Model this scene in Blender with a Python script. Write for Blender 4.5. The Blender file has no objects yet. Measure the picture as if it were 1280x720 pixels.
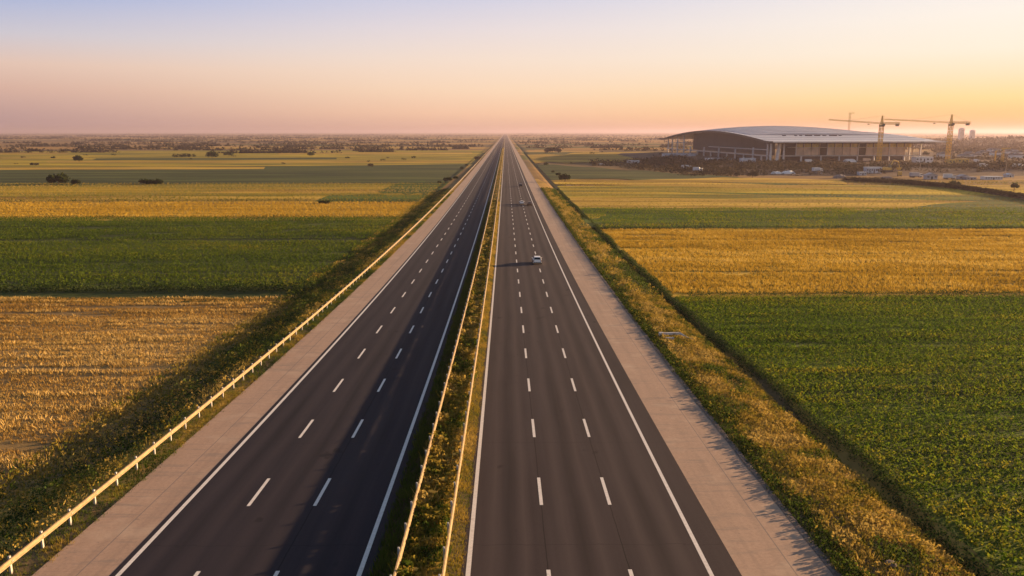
import bpy, math, random
import numpy as np

# ------------------------------------------------------------------ camera
F = 1000.0                      # focal length in pixels of the 1280 wide photograph
H0 = 23.55                      # camera height above the road at the bottom of the picture
TH = math.atan(195.0 / F)
PSI = math.asin(8 / F * math.cos(TH))

def gz(Y):
    Y = np.maximum(np.asarray(Y, float), 5.0)
    return -7.5 * (1 - np.exp(-Y / 130.0))

CAMZ = H0 + float(gz(40.0))

_GX = np.array([-1e6, -60, -34, -30.5, -27.6, -25.6, -25, 17.6, 18.2, 21.5, 25.0, 26.2, 27.4, 60, 1e6])
_GV = np.array([-.9, -.9, -.85, -.65, -.06, -.05, -.05, -.05, -.04, -.04, -.42, -1.05, -.45, -.45, -.45])

def G(x, y):
    """height of the terrain"""
    return gz(y) + np.interp(x, _GX, _GV)

def rowY(py, off=0.0):
    """distance along the road of a picture row on the ground"""
    lo, hi = 5.0, 60000.0
    for _ in range(70):
        m = math.sqrt(lo * hi)
        H = CAMZ - (float(gz(m)) + off)
        r = 360 + F * (H * math.cos(TH) - m * math.sin(TH)) / (m * math.cos(TH) + H * math.sin(TH))
        if r > py: lo = m
        else: hi = m
    return m

def at(px, py, off=0.0):
    Y = rowY(py, off)
    H = CAMZ - (float(gz(Y)) + off)
    Z = Y * math.cos(TH) + H * math.sin(TH)
    return (px - 632) * Z / F, Y

def atd(px, Y):
    """x of a picture column at distance Y (far away)"""
    H = CAMZ - float(gz(Y))
    return (px - 632) * (Y * math.cos(TH) + H * math.sin(TH)) / F

def hgt(py, Y):
    """height above the terrain of picture row py at distance Y"""
    # py-360 = F*(d cos - Y sin)/(Y cos + d sin), d = depth below camera
    t = (py - 360) / F
    d = Y * (t * math.cos(TH) + math.sin(TH)) / (math.cos(TH) - t * math.sin(TH))
    return CAMZ - d - float(gz(Y))

scene = bpy.context.scene
cd = bpy.data.cameras.new('camera')
cam = bpy.data.objects.new('camera', cd)
scene.collection.objects.link(cam)
scene.camera = cam
cd.sensor_width = 36.0
cd.lens = 36.0 * F / 1280.0
cd.clip_start = 0.5
cd.clip_end = 90000
cam.location = (0, 0, CAMZ)
cam.rotation_euler = (math.pi / 2 - TH, 0, -PSI)

# ------------------------------------------------------------------ light
SUN_EL = math.radians(8.0)
SUN_AZ = math.radians(66.0)      # clockwise from the road's direction
world = bpy.data.worlds.new("World")
scene.world = world
world.use_nodes = True
wn = world.node_tree
wn.nodes.clear()
wo = wn.nodes.new('ShaderNodeOutputWorld')
bg = wn.nodes.new('ShaderNodeBackground')
sky = wn.nodes.new('ShaderNodeTexSky')
sky.sky_type = 'NISHITA'
sky.sun_disc = False
sky.sun_elevation = SUN_EL
sky.sun_rotation = SUN_AZ
sky.air_density = 1.0
sky.dust_density = 2.0
sky.ozone_density = 1.5
SKY_STR = 0.055
EXPOSURE = 1.72
bg.inputs['Strength'].default_value = SKY_STR
# pink and cream evening colours of the low sky, by elevation and by direction, over the Nishita sky
def s2l(c): return tuple(((v / 255 + .055) / 1.055) ** 2.4 / (SKY_STR * 2 ** EXPOSURE) for v in c)
tc = wn.nodes.new('ShaderNodeTexCoord')
sp = wn.nodes.new('ShaderNodeSeparateXYZ'); wn.links.new(tc.outputs['Generated'], sp.inputs[0])
def wramp(stops):
    r = wn.nodes.new('ShaderNodeValToRGB'); e = r.color_ramp.elements
    while len(e) < len(stops): e.new(.5)
    for k, (p, c) in enumerate(stops): e[k].position = p; e[k].color = (*s2l(c), 1)
    wn.links.new(sp.outputs['Z'], r.inputs['Fac']); return r.outputs[0]
LEFT = wramp([(0, (168, 138, 142)), (.018, (180, 148, 148)), (.045, (212, 172, 158)), (.07, (226, 194, 178)), (.10, (200, 198, 210)), (.14, (156, 176, 218))])
MID = wramp([(0, (222, 172, 150)), (.022, (250, 203, 168)), (.05, (253, 220, 188)), (.085, (248, 226, 208)), (.12, (234, 222, 222)), (.165, (204, 208, 230))])
RIGHT = wramp([(0, (214, 146, 92)), (.016, (246, 190, 116)), (.036, (255, 221, 150)), (.06, (255, 232, 192)), (.085, (254, 242, 220)), (.12, (254, 245, 232)), (.16, (246, 240, 238))])
at2 = wn.nodes.new('ShaderNodeMath'); at2.operation = 'ARCTAN2'
wn.links.new(sp.outputs['X'], at2.inputs[0]); wn.links.new(sp.outputs['Y'], at2.inputs[1])
def wmap(sock, a, b):
    m = wn.nodes.new('ShaderNodeMapRange'); m.inputs[1].default_value = a; m.inputs[2].default_value = b
    m.interpolation_type = 'SMOOTHSTEP'
    wn.links.new(sock, m.inputs[0]); return m.outputs[0]
def wmix(a, b, f):
    m = wn.nodes.new('ShaderNodeMix'); m.data_type = 'RGBA'
    wn.links.new(a, m.inputs[6]); wn.links.new(b, m.inputs[7]); wn.links.new(f, m.inputs[0]); return m.outputs[2]
low = wmix(wmix(LEFT, MID, wmap(at2.outputs[0], -.75, .05)), RIGHT, wmap(at2.outputs[0], -.10, .62))
wn.links.new(wmix(low, sky.outputs[0], wmap(sp.outputs['Z'], .16, .5)), bg.inputs['Color'])
wn.links.new(bg.outputs[0], wo.inputs['Surface'])

sl = bpy.data.lights.new('sun', 'SUN')
sl.energy = 5.0
sl.angle = math.radians(0.6)
sl.color = (1.0, 0.63, 0.32)
so = bpy.data.objects.new('sun', sl)
scene.collection.objects.link(so)
so.rotation_euler = (math.pi / 2 - SUN_EL, 0, math.pi - SUN_AZ)
scene.view_settings.view_transform = 'Standard'
scene.view_settings.look = 'None'
scene.view_settings.gamma = 1
scene.view_settings.exposure = EXPOSURE
scene.view_settings.use_curve_mapping = False
scene.render.engine = 'CYCLES'

rng = np.random.default_rng(7)
random.seed(7)
COL = scene.collection

# ------------------------------------------------------------------ helpers
def tag(o, label=None, cat=None, group=None, kind=None):
    if label: o['label'] = label
    if cat: o['category'] = cat
    if group: o['group'] = group
    if kind: o['kind'] = kind
    return o

def empty(name, loc, rz=0.0, label=None, cat=None, group=None):
    o = bpy.data.objects.new(name, None)
    COL.objects.link(o)
    o.location = loc
    o.rotation_euler = (0, 0, rz)
    o.empty_display_size = 0.5
    return tag(o, label, cat, group)

def link(name, me, mat, parent=None, smooth=False):
    o = bpy.data.objects.new(name, me)
    COL.objects.link(o)
    if mat is not None: me.materials.append(mat)
    if parent is not None: o.parent = parent
    me.polygons.foreach_set('use_smooth', np.full(len(me.polygons), smooth, bool))
    return o

class MB:
    def __init__(s): s.v = []; s.f = []
    def add(s, vs, fs):
        b = len(s.v); s.v += [tuple(map(float, p)) for p in vs]
        s.f += [tuple(i + b for i in f) for f in fs]; return s
    def box(s, cx, cy, cz, sx, sy, sz, rz=0.0, taper=1.0):
        c, n = math.cos(rz), math.sin(rz); vs = []
        for z, t in ((-.5, 1), (.5, taper)):
            for x, y in ((-.5, -.5), (.5, -.5), (.5, .5), (-.5, .5)):
                X, Y = x * sx * t, y * sy * t
                vs.append((cx + X * c - Y * n, cy + X * n + Y * c, cz + z * sz))
        return s.add(vs, [(3, 2, 1, 0), (4, 5, 6, 7), (0, 1, 5, 4), (1, 2, 6, 5), (2, 3, 7, 6), (3, 0, 4, 7)])
    def tube(s, a, b, r0, r1=None, n=6):
        r1 = r0 if r1 is None else r1
        a = np.array(a, float); b = np.array(b, float); d = b - a; L = np.linalg.norm(d)
        if L < 1e-6: return s
        d /= L; u = np.cross(d, (0, 0, 1) if abs(d[2]) < .9 else (1, 0, 0)); u /= np.linalg.norm(u); w = np.cross(d, u)
        vs = []
        for p, r in ((a, r0), (b, r1)):
            for k in range(n):
                t = 2 * math.pi * (k + .5) / n
                vs.append(p + r * (math.cos(t) * u + math.sin(t) * w))
        fs = [(k, (k + 1) % n, n + (k + 1) % n, n + k) for k in range(n)]
        fs += [tuple(range(n - 1, -1, -1)), tuple(range(n, 2 * n))]
        return s.add(vs, fs)
    def prism(s, pts, y0, y1, axis='y'):
        """polygon in x,z extruded along y (or polygon in y,z along x)"""
        n = len(pts)
        if axis == 'y': vs = [(p[0], y0, p[1]) for p in pts] + [(p[0], y1, p[1]) for p in pts]
        else: vs = [(y0, p[0], p[1]) for p in pts] + [(y1, p[0], p[1]) for p in pts]
        fs = [tuple(range(n)), tuple(range(2 * n - 1, n - 1, -1))] + [(k, n + k, n + (k + 1) % n, (k + 1) % n) for k in range(n)]
        return s.add(vs, fs)
    def build(s, name, mat, parent=None, smooth=False, bevel=0.0):
        me = bpy.data.meshes.new(name)
        me.from_pydata(s.v, [], s.f)
        import bmesh
        bm = bmesh.new(); bm.from_mesh(me)
        bmesh.ops.recalc_face_normals(bm, faces=bm.faces)
        if bevel > 0:
            bmesh.ops.bevel(bm, geom=list(bm.edges), offset=bevel, segments=2, affect='EDGES', clamp_overlap=True)
        bm.to_mesh(me); bm.free(); me.update()
        return link(name, me, mat, parent, smooth)

def np_mesh(name, V, Fc, mat, parent=None, tint=None, smooth=False):
    """V (N,3), Fc (M,k) uniform polygons"""
    me = bpy.data.meshes.new(name)
    me.vertices.add(len(V)); me.vertices.foreach_set('co', np.ascontiguousarray(V, np.float32).ravel())
    M, k = Fc.shape
    me.loops.add(M * k); me.loops.foreach_set('vertex_index', np.ascontiguousarray(Fc, np.int32).ravel())
    me.polygons.add(M); me.polygons.foreach_set('loop_start', np.arange(0, M * k, k, dtype=np.int32))
    me.update(calc_edges=True)
    if tint is not None:
        a = me.attributes.new('tint', 'FLOAT', 'POINT'); a.data.foreach_set('value', np.ascontiguousarray(tint, np.float32))
    return link(name, me, mat, parent, smooth)

def grid(name, xs, ys, zf, mat, parent=None, smooth=True):
    xs = np.asarray(xs, float); ys = np.asarray(ys, float)
    X, Y = np.meshgrid(xs, ys)
    V = np.stack([X.ravel(), Y.ravel(), zf(X, Y).ravel()], 1)
    nx = len(xs); i, j = np.meshgrid(np.arange(nx - 1), np.arange(len(ys) - 1))
    a = (j * nx + i).ravel()
    return np_mesh(name, V, np.stack([a, a + 1, a + nx + 1, a + nx], 1), mat, parent, smooth=smooth)

def hsh(i, j, seed):
    n = np.sin(i * 127.1 + j * 311.7 + seed * 74.7) * 43758.5453
    return n - np.floor(n)

def vn(x, y, seed=0):
    x = np.asarray(x, float); y = np.asarray(y, float)
    i, j = np.floor(x), np.floor(y); u, v = x - i, y - j
    u = u * u * (3 - 2 * u); v = v * v * (3 - 2 * v)
    return (hsh(i, j, seed) * (1 - u) + hsh(i + 1, j, seed) * u) * (1 - v) + (hsh(i, j + 1, seed) * (1 - u) + hsh(i + 1, j + 1, seed) * u) * v

def fbm(x, y, seed=0):
    return .55 * vn(x, y, seed) + .3 * vn(x * 2.1, y * 2.1, seed + 1) + .15 * vn(x * 4.3, y * 4.3, seed + 2)

# --- plant templates: arrays (T,3,3) of triangles, unit height
def t_grass(n, spread=.35, lean=.35, w=.07, seed=0):
    r = np.random.default_rng(seed); T = []
    for _ in range(n):
        a = r.uniform(0, 2 * math.pi); q = spread * math.sqrt(r.random()); bx, by = q * math.cos(a), q * math.sin(a)
        l = lean * r.uniform(.2, 1); a2 = a + r.normal(0, .6); h = r.uniform(.55, 1)
        p = r.uniform(0, math.pi); dx, dy = w * math.cos(p), w * math.sin(p)
        T.append([(bx - dx, by - dy, 0), (bx + dx, by + dy, 0), (bx + l * math.cos(a2), by + l * math.sin(a2), h)])
    return np.array(T)

def t_leafy(n, size=.3, rad=.5, seed=0, low=0.0):
    r = np.random.default_rng(seed); T = []
    for _ in range(n):
        a = r.uniform(0, 2 * math.pi); e = r.uniform(low, 1); q = rad * math.sqrt(max(0, 1 - e * e)) * r.uniform(.5, 1)
        c = np.array((q * math.cos(a), q * math.sin(a), e * r.uniform(.75, 1)))
        nrm = r.normal(0, 1, 3) + np.array((math.cos(a), math.sin(a), 1.0)) * .6; nrm /= np.linalg.norm(nrm)
        u = np.cross(nrm, r.normal(0, 1, 3)); u /= np.linalg.norm(u); v = np.cross(nrm, u)
        s = size * r.uniform(.6, 1.2)
        T.append([c - u * s * .5, c + v * s * .35, c + u * s * .6])
        T.append([c - u * s * .5, c + u * s * .6, c - v * s * .35])
    return np.array(T)

def scatter(name, P, S, tint, templates, mat, parent=None, squash=None, tvar=.12):
    """merge copies of the plant templates standing at P with size S into one mesh"""
    P = np.asarray(P, float); N = len(P)
    S = np.broadcast_to(np.asarray(S, float), (N,)); tint = np.broadcast_to(np.asarray(tint, float), (N,))
    ang = rng.uniform(0, 2 * math.pi, N); pick = rng.integers(0, len(templates), N)
    sq = np.ones(N) if squash is None else np.broadcast_to(squash, (N,))
    Vs, Ts = [], []
    for k, T in enumerate(templates):
        m = pick == k
        if not m.any(): continue
        c, s = np.cos(ang[m])[:, None, None], np.sin(ang[m])[:, None, None]
        X = T[None, :, :, 0] * c - T[None, :, :, 1] * s; Y = T[None, :, :, 0] * s + T[None, :, :, 1] * c
        Z = T[None, :, :, 2] * sq[m][:, None, None]
        V = np.stack([X, Y, np.broadcast_to(Z, X.shape)], -1) * S[m][:, None, None, None] + P[m][:, None, None, :]
        n = T.shape[0]
        tt = tint[m][:, None] + rng.normal(0, tvar, (m.sum(), n))
        Vs.append(V.reshape(-1, 3)); Ts.append(np.repeat(tt.ravel(), 3))
    V = np.concatenate(Vs); t = np.clip(np.concatenate(Ts), 0, 1)
    return np_mesh(name, V, np.arange(len(V)).reshape(-1, 3), mat, parent, tint=t)

def jgrid(x0, x1, y0, y1, sp, spy=None, keep=None, jit=.5):
    spy = spy or sp
    X, Y = np.meshgrid(np.arange(x0, x1, sp), np.arange(y0, y1, spy))
    X = X.ravel(); Y = Y.ravel()
    X = X + rng.uniform(-jit, jit, len(X)) * sp; Y = Y + rng.uniform(-jit, jit, len(Y)) * spy
    m = (np.abs(X + 2) < .66 * Y + 22) & (X > x0) & (X < x1)   # what a camera near here could see
    if keep is not None: m &= keep(X, Y)
    return X[m], Y[m]

# ------------------------------------------------------------------ materials
def new_mat(name):
    m = bpy.data.materials.new(name); m.use_nodes = True
    nt = m.node_tree; nt.nodes.clear()
    out = nt.nodes.new('ShaderNodeOutputMaterial'); b = nt.nodes.new('ShaderNodeBsdfPrincipled')
    nt.links.new(b.outputs[0], out.inputs['Surface'])
    return m, nt, b, out

def noise(nt, scale, vec=None, detail=4, rough=.55):
    n = nt.nodes.new('ShaderNodeTexNoise'); n.inputs['Scale'].default_value = scale
    n.inputs['Detail'].default_value = detail; n.inputs['Roughness'].default_value = rough
    if vec is not None: nt.links.new(vec, n.inputs['Vector'])
    return n.outputs['Fac']

def mapping(nt, sc=(1, 1, 1), rot=(0, 0, 0)):
    t = nt.nodes.new('ShaderNodeNewGeometry'); m = nt.nodes.new('ShaderNodeMapping')
    m.inputs['Scale'].default_value = sc; m.inputs['Rotation'].default_value = rot
    nt.links.new(t.outputs['Position'], m.inputs['Vector']); return m.outputs[0]

def ramp(nt, fac, stops, interp='LINEAR'):
    r = nt.nodes.new('ShaderNodeValToRGB'); r.color_ramp.interpolation = interp
    e = r.color_ramp.elements
    while len(e) < len(stops): e.new(.5)
    for k, (p, c) in enumerate(stops):
        e[k].position = p; e[k].color = (c[0], c[1], c[2], 1) if hasattr(c, '__len__') else (c, c, c, 1)
    nt.links.new(fac, r.inputs['Fac']); return r.outputs['Color']

def mix(nt, a, b, fac, mode='MIX'):
    m = nt.nodes.new('ShaderNodeMix'); m.data_type = 'RGBA'; m.blend_type = mode
    for s, v in ((m.inputs[6], a), (m.inputs[7], b), (m.inputs[0], fac)):
        if isinstance(v, (int, float)): s.default_value = v if s == m.inputs[0] else (v, v, v, 1)
        elif isinstance(v, tuple): s.default_value = (*v, 1)
        else: nt.links.new(v, s)
    return m.outputs[2]

def math_(nt, op, a, b=0.0):
    m = nt.nodes.new('ShaderNodeMath'); m.operation = op
    for s, v in ((m.inputs[0], a), (m.inputs[1], b)):
        if isinstance(v, (int, float)): s.default_value = v
        else: nt.links.new(v, s)
    return m.outputs[0]

def bump(nt, b, h, strength=.5, dist=.05):
    n = nt.nodes.new('ShaderNodeBump'); n.inputs['Strength'].default_value = strength; n.inputs['Distance'].default_value = dist
    nt.links.new(h, n.inputs['Height']); nt.links.new(n.outputs[0], b.inputs['Normal'])

def simple(name, col, rough=.6, metal=0.0, var=.25, scale=1.5, bstr=0.0):
    m, nt, b, _ = new_mat(name)
    f = noise(nt, scale, mapping(nt))
    nt.links.new(ramp(nt, f, [(.3, tuple(c * (1 - var) for c in col)), (.7, tuple(min(1, c * (1 + var)) for c in col))]), b.inputs['Base Color'])
    b.inputs['Roughness'].default_value = rough; b.inputs['Metallic'].default_value = metal
    if bstr: bump(nt, b, f, bstr, .05)
    return m

def plant(name, stops, trans=.35, patch=None):
    """leaf material; colour varies with the 'tint' of each plant"""
    m, nt, b, out = new_mat(name)
    a = nt.nodes.new('ShaderNodeAttribute'); a.attribute_name = 'tint'
    c = ramp(nt, a.outputs['Fac'], stops)
    if patch:
        n1 = noise(nt, patch[0], mapping(nt, patch[1]))
        c = mix(nt, c, patch[2], ramp(nt, n1, [(.48, 0), (.62, patch[3])]))
    nt.links.new(c, b.inputs['Base Color']); b.inputs['Roughness'].default_value = .9
    b.inputs['Specular IOR Level'].default_value = .04
    t = nt.nodes.new('ShaderNodeBsdfTranslucent'); nt.links.new(c, t.inputs['Color'])
    x = nt.nodes.new('ShaderNodeMixShader'); x.inputs[0].default_value = trans
    nt.links.new(b.outputs[0], x.inputs[1]); nt.links.new(t.outputs[0], x.inputs[2]); nt.links.new(x.outputs[0], out.inputs['Surface'])
    return m

GOLD = [(.0, (.15, .10, .010)), (.45, (.36, .23, .022)), (.8, (.50, .34, .05)), (1, (.58, .43, .12))]
STRAW = [(.0, (.12, .08, .018)), (.45, (.31, .18, .04)), (.8, (.44, .285, .075)), (1, (.54, .39, .15))]
GREEN = [(.0, (.025, .05, .006)), (.5, (.068, .125, .010)), (.85, (.14, .19, .013)), (1, (.25, .22, .02))]
GREEN_D = [(.0, (.018, .038, .006)), (.5, (.058, .098, .010)), (.85, (.11, .145, .013)), (1, (.18, .17, .02))]
VERGE = [(.0, (.018, .032, .007)), (.34, (.065, .10, .013)), (.5, (.17, .15, .02)), (.78, (.30, .21, .036)), (1, (.38, .28, .08))]
SCRUB = [(.0, (.010, .022, .008)), (.45, (.032, .056, .014)), (.75, (.08, .11, .017)), (1, (.22, .16, .035))]
M = {}
M['wheat'] = plant('ripe wheat', GOLD)
M['stubble'] = plant('straw stubble', STRAW, .2)
M['crop'] = plant('green crop', GREEN, .4)
M['crop_dark'] = plant('darker green crop', GREEN_D, .4)
M['verge'] = plant('verge weeds', VERGE, .35, None)
M['scrub'] = plant('scrub leaves', SCRUB, .3)
M['tree'] = plant('tree leaves', [(.0, (.012, .020, .006)), (.6, (.035, .05, .012)), (1, (.09, .085, .02))], .3)
M['tree_brown'] = plant('dry brown thicket leaves', [(.0, (.018, .018, .010)), (.6, (.05, .042, .022)), (1, (.13, .085, .035))], .2)
M['bark'] = simple('bark', (.09, .06, .04), .9)
M['steel'] = simple('galvanised rail tinted sun gold', (.30, .215, .105), .6, .1, .25, 3)  # grey zinc coloured gold: the low sun's tint is painted in
M['post'] = simple('galvanised post', (.45, .43, .40), .5, .3, .15, 4)
M['white_paint'] = simple('road marking paint', (.80, .78, .76), .7, 0, .08, 6)
M['gravel'] = simple('dark gravel', (.13, .10, .09), .95, 0, .5, 6, .8)

def asphalt(name, base, streak, seams, lanes=()):
    m, nt, b, _ = new_mat(name)
    fine = noise(nt, 9.0, mapping(nt), 6, .75)
    lng = noise(nt, 1.0, mapping(nt, (1.1, .012, 1)), 3)
    big = noise(nt, 1.0, mapping(nt, (.25, .03, 1)), 4)
    c = ramp(nt, fine, [(.25, tuple(v * .72 for v in base)), (.75, tuple(v * 1.28 for v in base))])
    c = mix(nt, c, streak, ramp(nt, lng, [(.35, .0), (.7, .55)]))
    c = mix(nt, c, tuple(v * .62 for v in base), ramp(nt, big, [(.5, 0), (.75, .55)]))
    sx = nt.nodes.new('ShaderNodeSeparateXYZ'); nt.links.new(mapping(nt), sx.inputs[0])
    wob = math_(nt, 'ADD', sx.outputs['X'], math_(nt, 'MULTIPLY', noise(nt, .05, mapping(nt)), .9))
    for x0 in lanes:      # polished wheel paths and the oily strip between them
        for dx, wd, cc, am in ((-.95, .55, tuple(v * 1.15 for v in streak), .8), (.95, .55, tuple(v * 1.15 for v in streak), .8), (0, .5, tuple(v * .5 for v in base), .65)):
            d = math_(nt, 'DIVIDE', math_(nt, 'ABSOLUTE', math_(nt, 'SUBTRACT', wob, x0 + .45 + dx)), wd)
            f = math_(nt, 'MULTIPLY', math_(nt, 'MAXIMUM', math_(nt, 'SUBTRACT', 1.0, d), 0.0), am)
            c = mix(nt, c, cc, math_(nt, 'MULTIPLY', f, ramp(nt, big, [(.3, .4), (.6, 1.0)])))
    spot = noise(nt, .55, mapping(nt, (1, .6, 1)), 2)
    c = mix(nt, c, tuple(v * .4 for v in base), ramp(nt, spot, [(.70, 0), (.74, .6)]))
    # bitumen joints along lanes and a few transverse cracks
    sep = nt.nodes.new('ShaderNodeSeparateXYZ'); g = nt.nodes.new('ShaderNodeNewGeometry'); nt.links.new(g.outputs['Position'], sep.inputs[0])
    for s in seams:
        w = math_(nt, 'ADD', sep.outputs['X'], math_(nt, 'MULTIPLY', noise(nt, .6, mapping(nt)), .12))
        d = math_(nt, 'ABSOLUTE', math_(nt, 'SUBTRACT', w, s + .06))
        c = mix(nt, c, tuple(v * .35 for v in base), math_(nt, 'MULTIPLY', math_(nt, 'LESS_THAN', d, .035), .8))
    yv = math_(nt, 'ADD', sep.outputs['Y'], math_(nt, 'MULTIPLY', noise(nt, .7, mapping(nt)), .6))
    md = math_(nt, 'ABSOLUTE', math_(nt, 'SUBTRACT', math_(nt, 'MODULO', yv, 17.3), 8.6))
    c = mix(nt, c, tuple(v * .5 for v in base), math_(nt, 'MULTIPLY', math_(nt, 'LESS_THAN', md, .04), .45))
    nt.links.new(c, b.inputs['Base Color'])
    nt.links.new(ramp(nt, lng, [(.3, .95), (.7, .85)]), b.inputs['Roughness'])
    b.inputs['Specular IOR Level'].default_value = .15
    bump(nt, b, noise(nt, 30, mapping(nt), 3), .35, .02)
    return m
M['asphalt_r'] = asphalt('worn brown grey asphalt', (.038, .029, .033), (.056, .043, .044), (2.28, 6.75), (.15, 4.5, 8.9))
M['asphalt_l'] = asphalt('fresh dark asphalt', (.019, .017, .026), (.031, .025, .031), (-12.5,), (-18.8, -14.6, -10.2))

def concrete():
    m, nt, b, _ = new_mat('pale concrete shoulder')
    fine = noise(nt, 5.0, mapping(nt), 6, .7); lng = noise(nt, 1.0, mapping(nt, (1.6, .05, 1)), 4); big = noise(nt, .35, mapping(nt), 4)
    c = ramp(nt, fine, [(.3, (.28, .185, .135)), (.7, (.39, .265, .195))])
    c = mix(nt, c, (.24, .165, .125), ramp(nt, lng, [(.45, 0), (.7, .6)]))
    c = mix(nt, c, (.43, .32, .24), ramp(nt, big, [(.55, 0), (.7, .5)]))
    st = noise(nt, 1.0, mapping(nt, (.22, 1.3, 1), (0, 0, .05)), 5, .7)
    c = mix(nt, c, (.20, .155, .13), ramp(nt, st, [(.52, 0), (.68, .7)]))
    sp_ = noise(nt, 2.4, mapping(nt), 3, .6)
    c = mix(nt, c, (.15, .12, .10), ramp(nt, sp_, [(.66, 0), (.74, .5)]))
    sep = nt.nodes.new('ShaderNodeSeparateXYZ'); g = nt.nodes.new('ShaderNodeNewGeometry'); nt.links.new(g.outputs['Position'], sep.inputs[0])
    md = math_(nt, 'MODULO', sep.outputs['Y'], 5.0)
    j = math_(nt, 'LESS_THAN', md, .05)
    c = mix(nt, c, (.16, .13, .12), math_(nt, 'MULTIPLY', j, .2))
    for s in (-23.2, 15.7):
        d = math_(nt, 'ABSOLUTE', math_(nt, 'SUBTRACT', sep.outputs['X'], s))
        c = mix(nt, c, (.14, .115, .11), math_(nt, 'MULTIPLY', math_(nt, 'LESS_THAN', d, .035), .75))
    nt.links.new(c, b.inputs['Base Color']); b.inputs['Roughness'].default_value = .85
    bump(nt, b, fine, .3, .02)
    return m
M['concrete'] = concrete()

def soil(name, a, bcol, stretch=(1, 1, 1), scale=.8, rowlen=None, rowcol=None, rot=0.0, bdist=.25, patchcol=None, tram=True, streakcol=None):
    """field surface: mottled crop colour, streaks in the drilling direction, bump"""
    m, nt, b, _ = new_mat(name)
    fine = noise(nt, scale, mapping(nt, stretch, (0, 0, rot)), 8, .7)
    big = noise(nt, .02, mapping(nt, (.5, 1.6, 1)), 4)
    c = ramp(nt, fine, [(.3, a), (.7, bcol)])
    c = mix(nt, c, patchcol or tuple(v * .65 for v in a), ramp(nt, big, [(.45, 0), (.66, .75)]))
    if tram:
        tr = noise(nt, 1.0, mapping(nt, (.006, .22, 1), (0, 0, rot)), 3)
        c = mix(nt, c, rowcol or tuple(v * .5 for v in a), ramp(nt, tr, [(.56, 0), (.66, .7)]))
    if tram:
        st = noise(nt, 1.0, mapping(nt, (.0035, .075, 1), (0, 0, rot + .02)), 5, .65)
        c = mix(nt, c, streakcol or tuple(v * .55 for v in a), ramp(nt, st, [(.42, 0), (.56, .65)]))
        s2 = noise(nt, 1.0, mapping(nt, (.0045, .045, 1), (0, 0, rot - .015)), 5, .65)
        c = mix(nt, c, tuple(min(.8, v * 1.25) for v in bcol), ramp(nt, s2, [(.5, 0), (.62, .7)]))
    nt.links.new(c, b.inputs['Base Color']); b.inputs['Roughness'].default_value = .9
    b.inputs['Specular IOR Level'].default_value = .1
    bump(nt, b, fine, 1.0, bdist)
    return m
S_GOLD = soil('golden field', (.34, .21, .022), (.56, .37, .05), (.5, 2.2, 1), .7)
S_GOLD2 = soil('tan stubble field', (.33, .20, .025), (.54, .36, .05), (.4, 2.5, 1), .7)
S_GREEN = soil('green field', (.045, .075, .010), (.10, .14, .014), (.6, 2.0, 1), .7)
S_GREEN_D = soil('dark green field', (.045, .065, .016), (.09, .105, .022), (.6, 2.0, 1), .7)
S_MIX = soil('yellow green field', (.26, .19, .012), (.50, .35, .022), (.25, 2.4, 1), .5, patchcol=(.08, .095, .012), streakcol=(.10, .11, .014))
S_DIRT = soil('dark earth under plants', (.035, .028, .014), (.07, .052, .025), (1, 1, 1), 1.5, tram=False, bdist=.1)
S_STRAW = soil('earth and cut straw', (.15, .10, .045), (.36, .24, .09), (.5, 1.6, 1), 1.2, tram=False, bdist=.15)
S_BARE = soil('bare earth', (.20, .13, .085), (.33, .23, .15), (1, 1.5, 1), .3, tram=False, bdist=.3)
S_SITE = soil('dark disturbed earth', (.07, .05, .035), (.16, .11, .075), (1, 1.5, 1), .15, tram=False, bdist=.8)

def far_ground():
    m, nt, b, _ = new_mat('patchwork of distant fields')
    mp = mapping(nt, (1 / 620., 1 / 190., 1), (0, 0, .03))
    v = nt.nodes.new('ShaderNodeTexVoronoi'); v.distance = 'CHEBYCHEV'; v.inputs['Scale'].default_value = 1.0; v.inputs['Randomness'].default_value = .75
    nt.links.new(mp, v.inputs['Vector'])
    sep = nt.nodes.new('ShaderNodeSeparateColor'); nt.links.new(v.outputs['Color'], sep.inputs[0])
    c = ramp(nt, sep.outputs[0], [(0, (.24, .15, .06)), (.22, (.42, .26, .07)), (.42, (.30, .19, .075)), (.55, (.10, .105, .03)), (.68, (.36, .21, .06)), (.84, (.17, .12, .06))], 'CONSTANT')
    n1 = noise(nt, .012, mapping(nt, (.3, 1, 1)), 8, .7)
    c = mix(nt, c, (.09, .07, .04), ramp(nt, n1, [(.5, 0), (.68, .8)]))
    nt.links.new(c, b.inputs['Base Color']); b.inputs['Roughness'].default_value = 1
    b.inputs['Specular IOR Level'].default_value = .05
    bump(nt, b, noise(nt, .5, mapping(nt), 5), .6, .4)
    return m

# ------------------------------------------------------------------ ground and roads
ysn = np.concatenate([np.arange(-60, 60, 6), np.arange(60, 400, 10), np.geomspace(400, 45000, 40)])
xsn = np.concatenate([-np.geomspace(45000, 60, 18), [-45, -36, -34, -32, -30.5, -29, -27.6, -25.6, -20, -8, 0, 10, 17.6, 18.2, 20.5, 23, 25, 26.2, 27.4, 36, 45], np.geomspace(60, 45000, 18)])
g = grid('ground', xsn, ysn, lambda X, Y: G(X, Y), far_ground())
tag(g, 'flat plain of distant fields stretching to the horizon', 'ground', kind='structure')

ysr = np.concatenate([np.arange(-60, 60, 4), np.arange(60, 400, 8), np.geomspace(400, 12000, 40)])
def strip(name, x0, x1, off, mat, label, cat, parent=None, xs=None, prof=None, smooth=True):
    xs = xs if xs is not None else np.linspace(x0, x1, 3)
    zf = (lambda X, Y: gz(Y) + off) if prof is None else (lambda X, Y: gz(Y) + prof(X, Y))
    o = grid(name, xs, ysr, zf, mat, parent, smooth)
    return tag(o, label, cat, kind='structure') if parent is None else o

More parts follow.
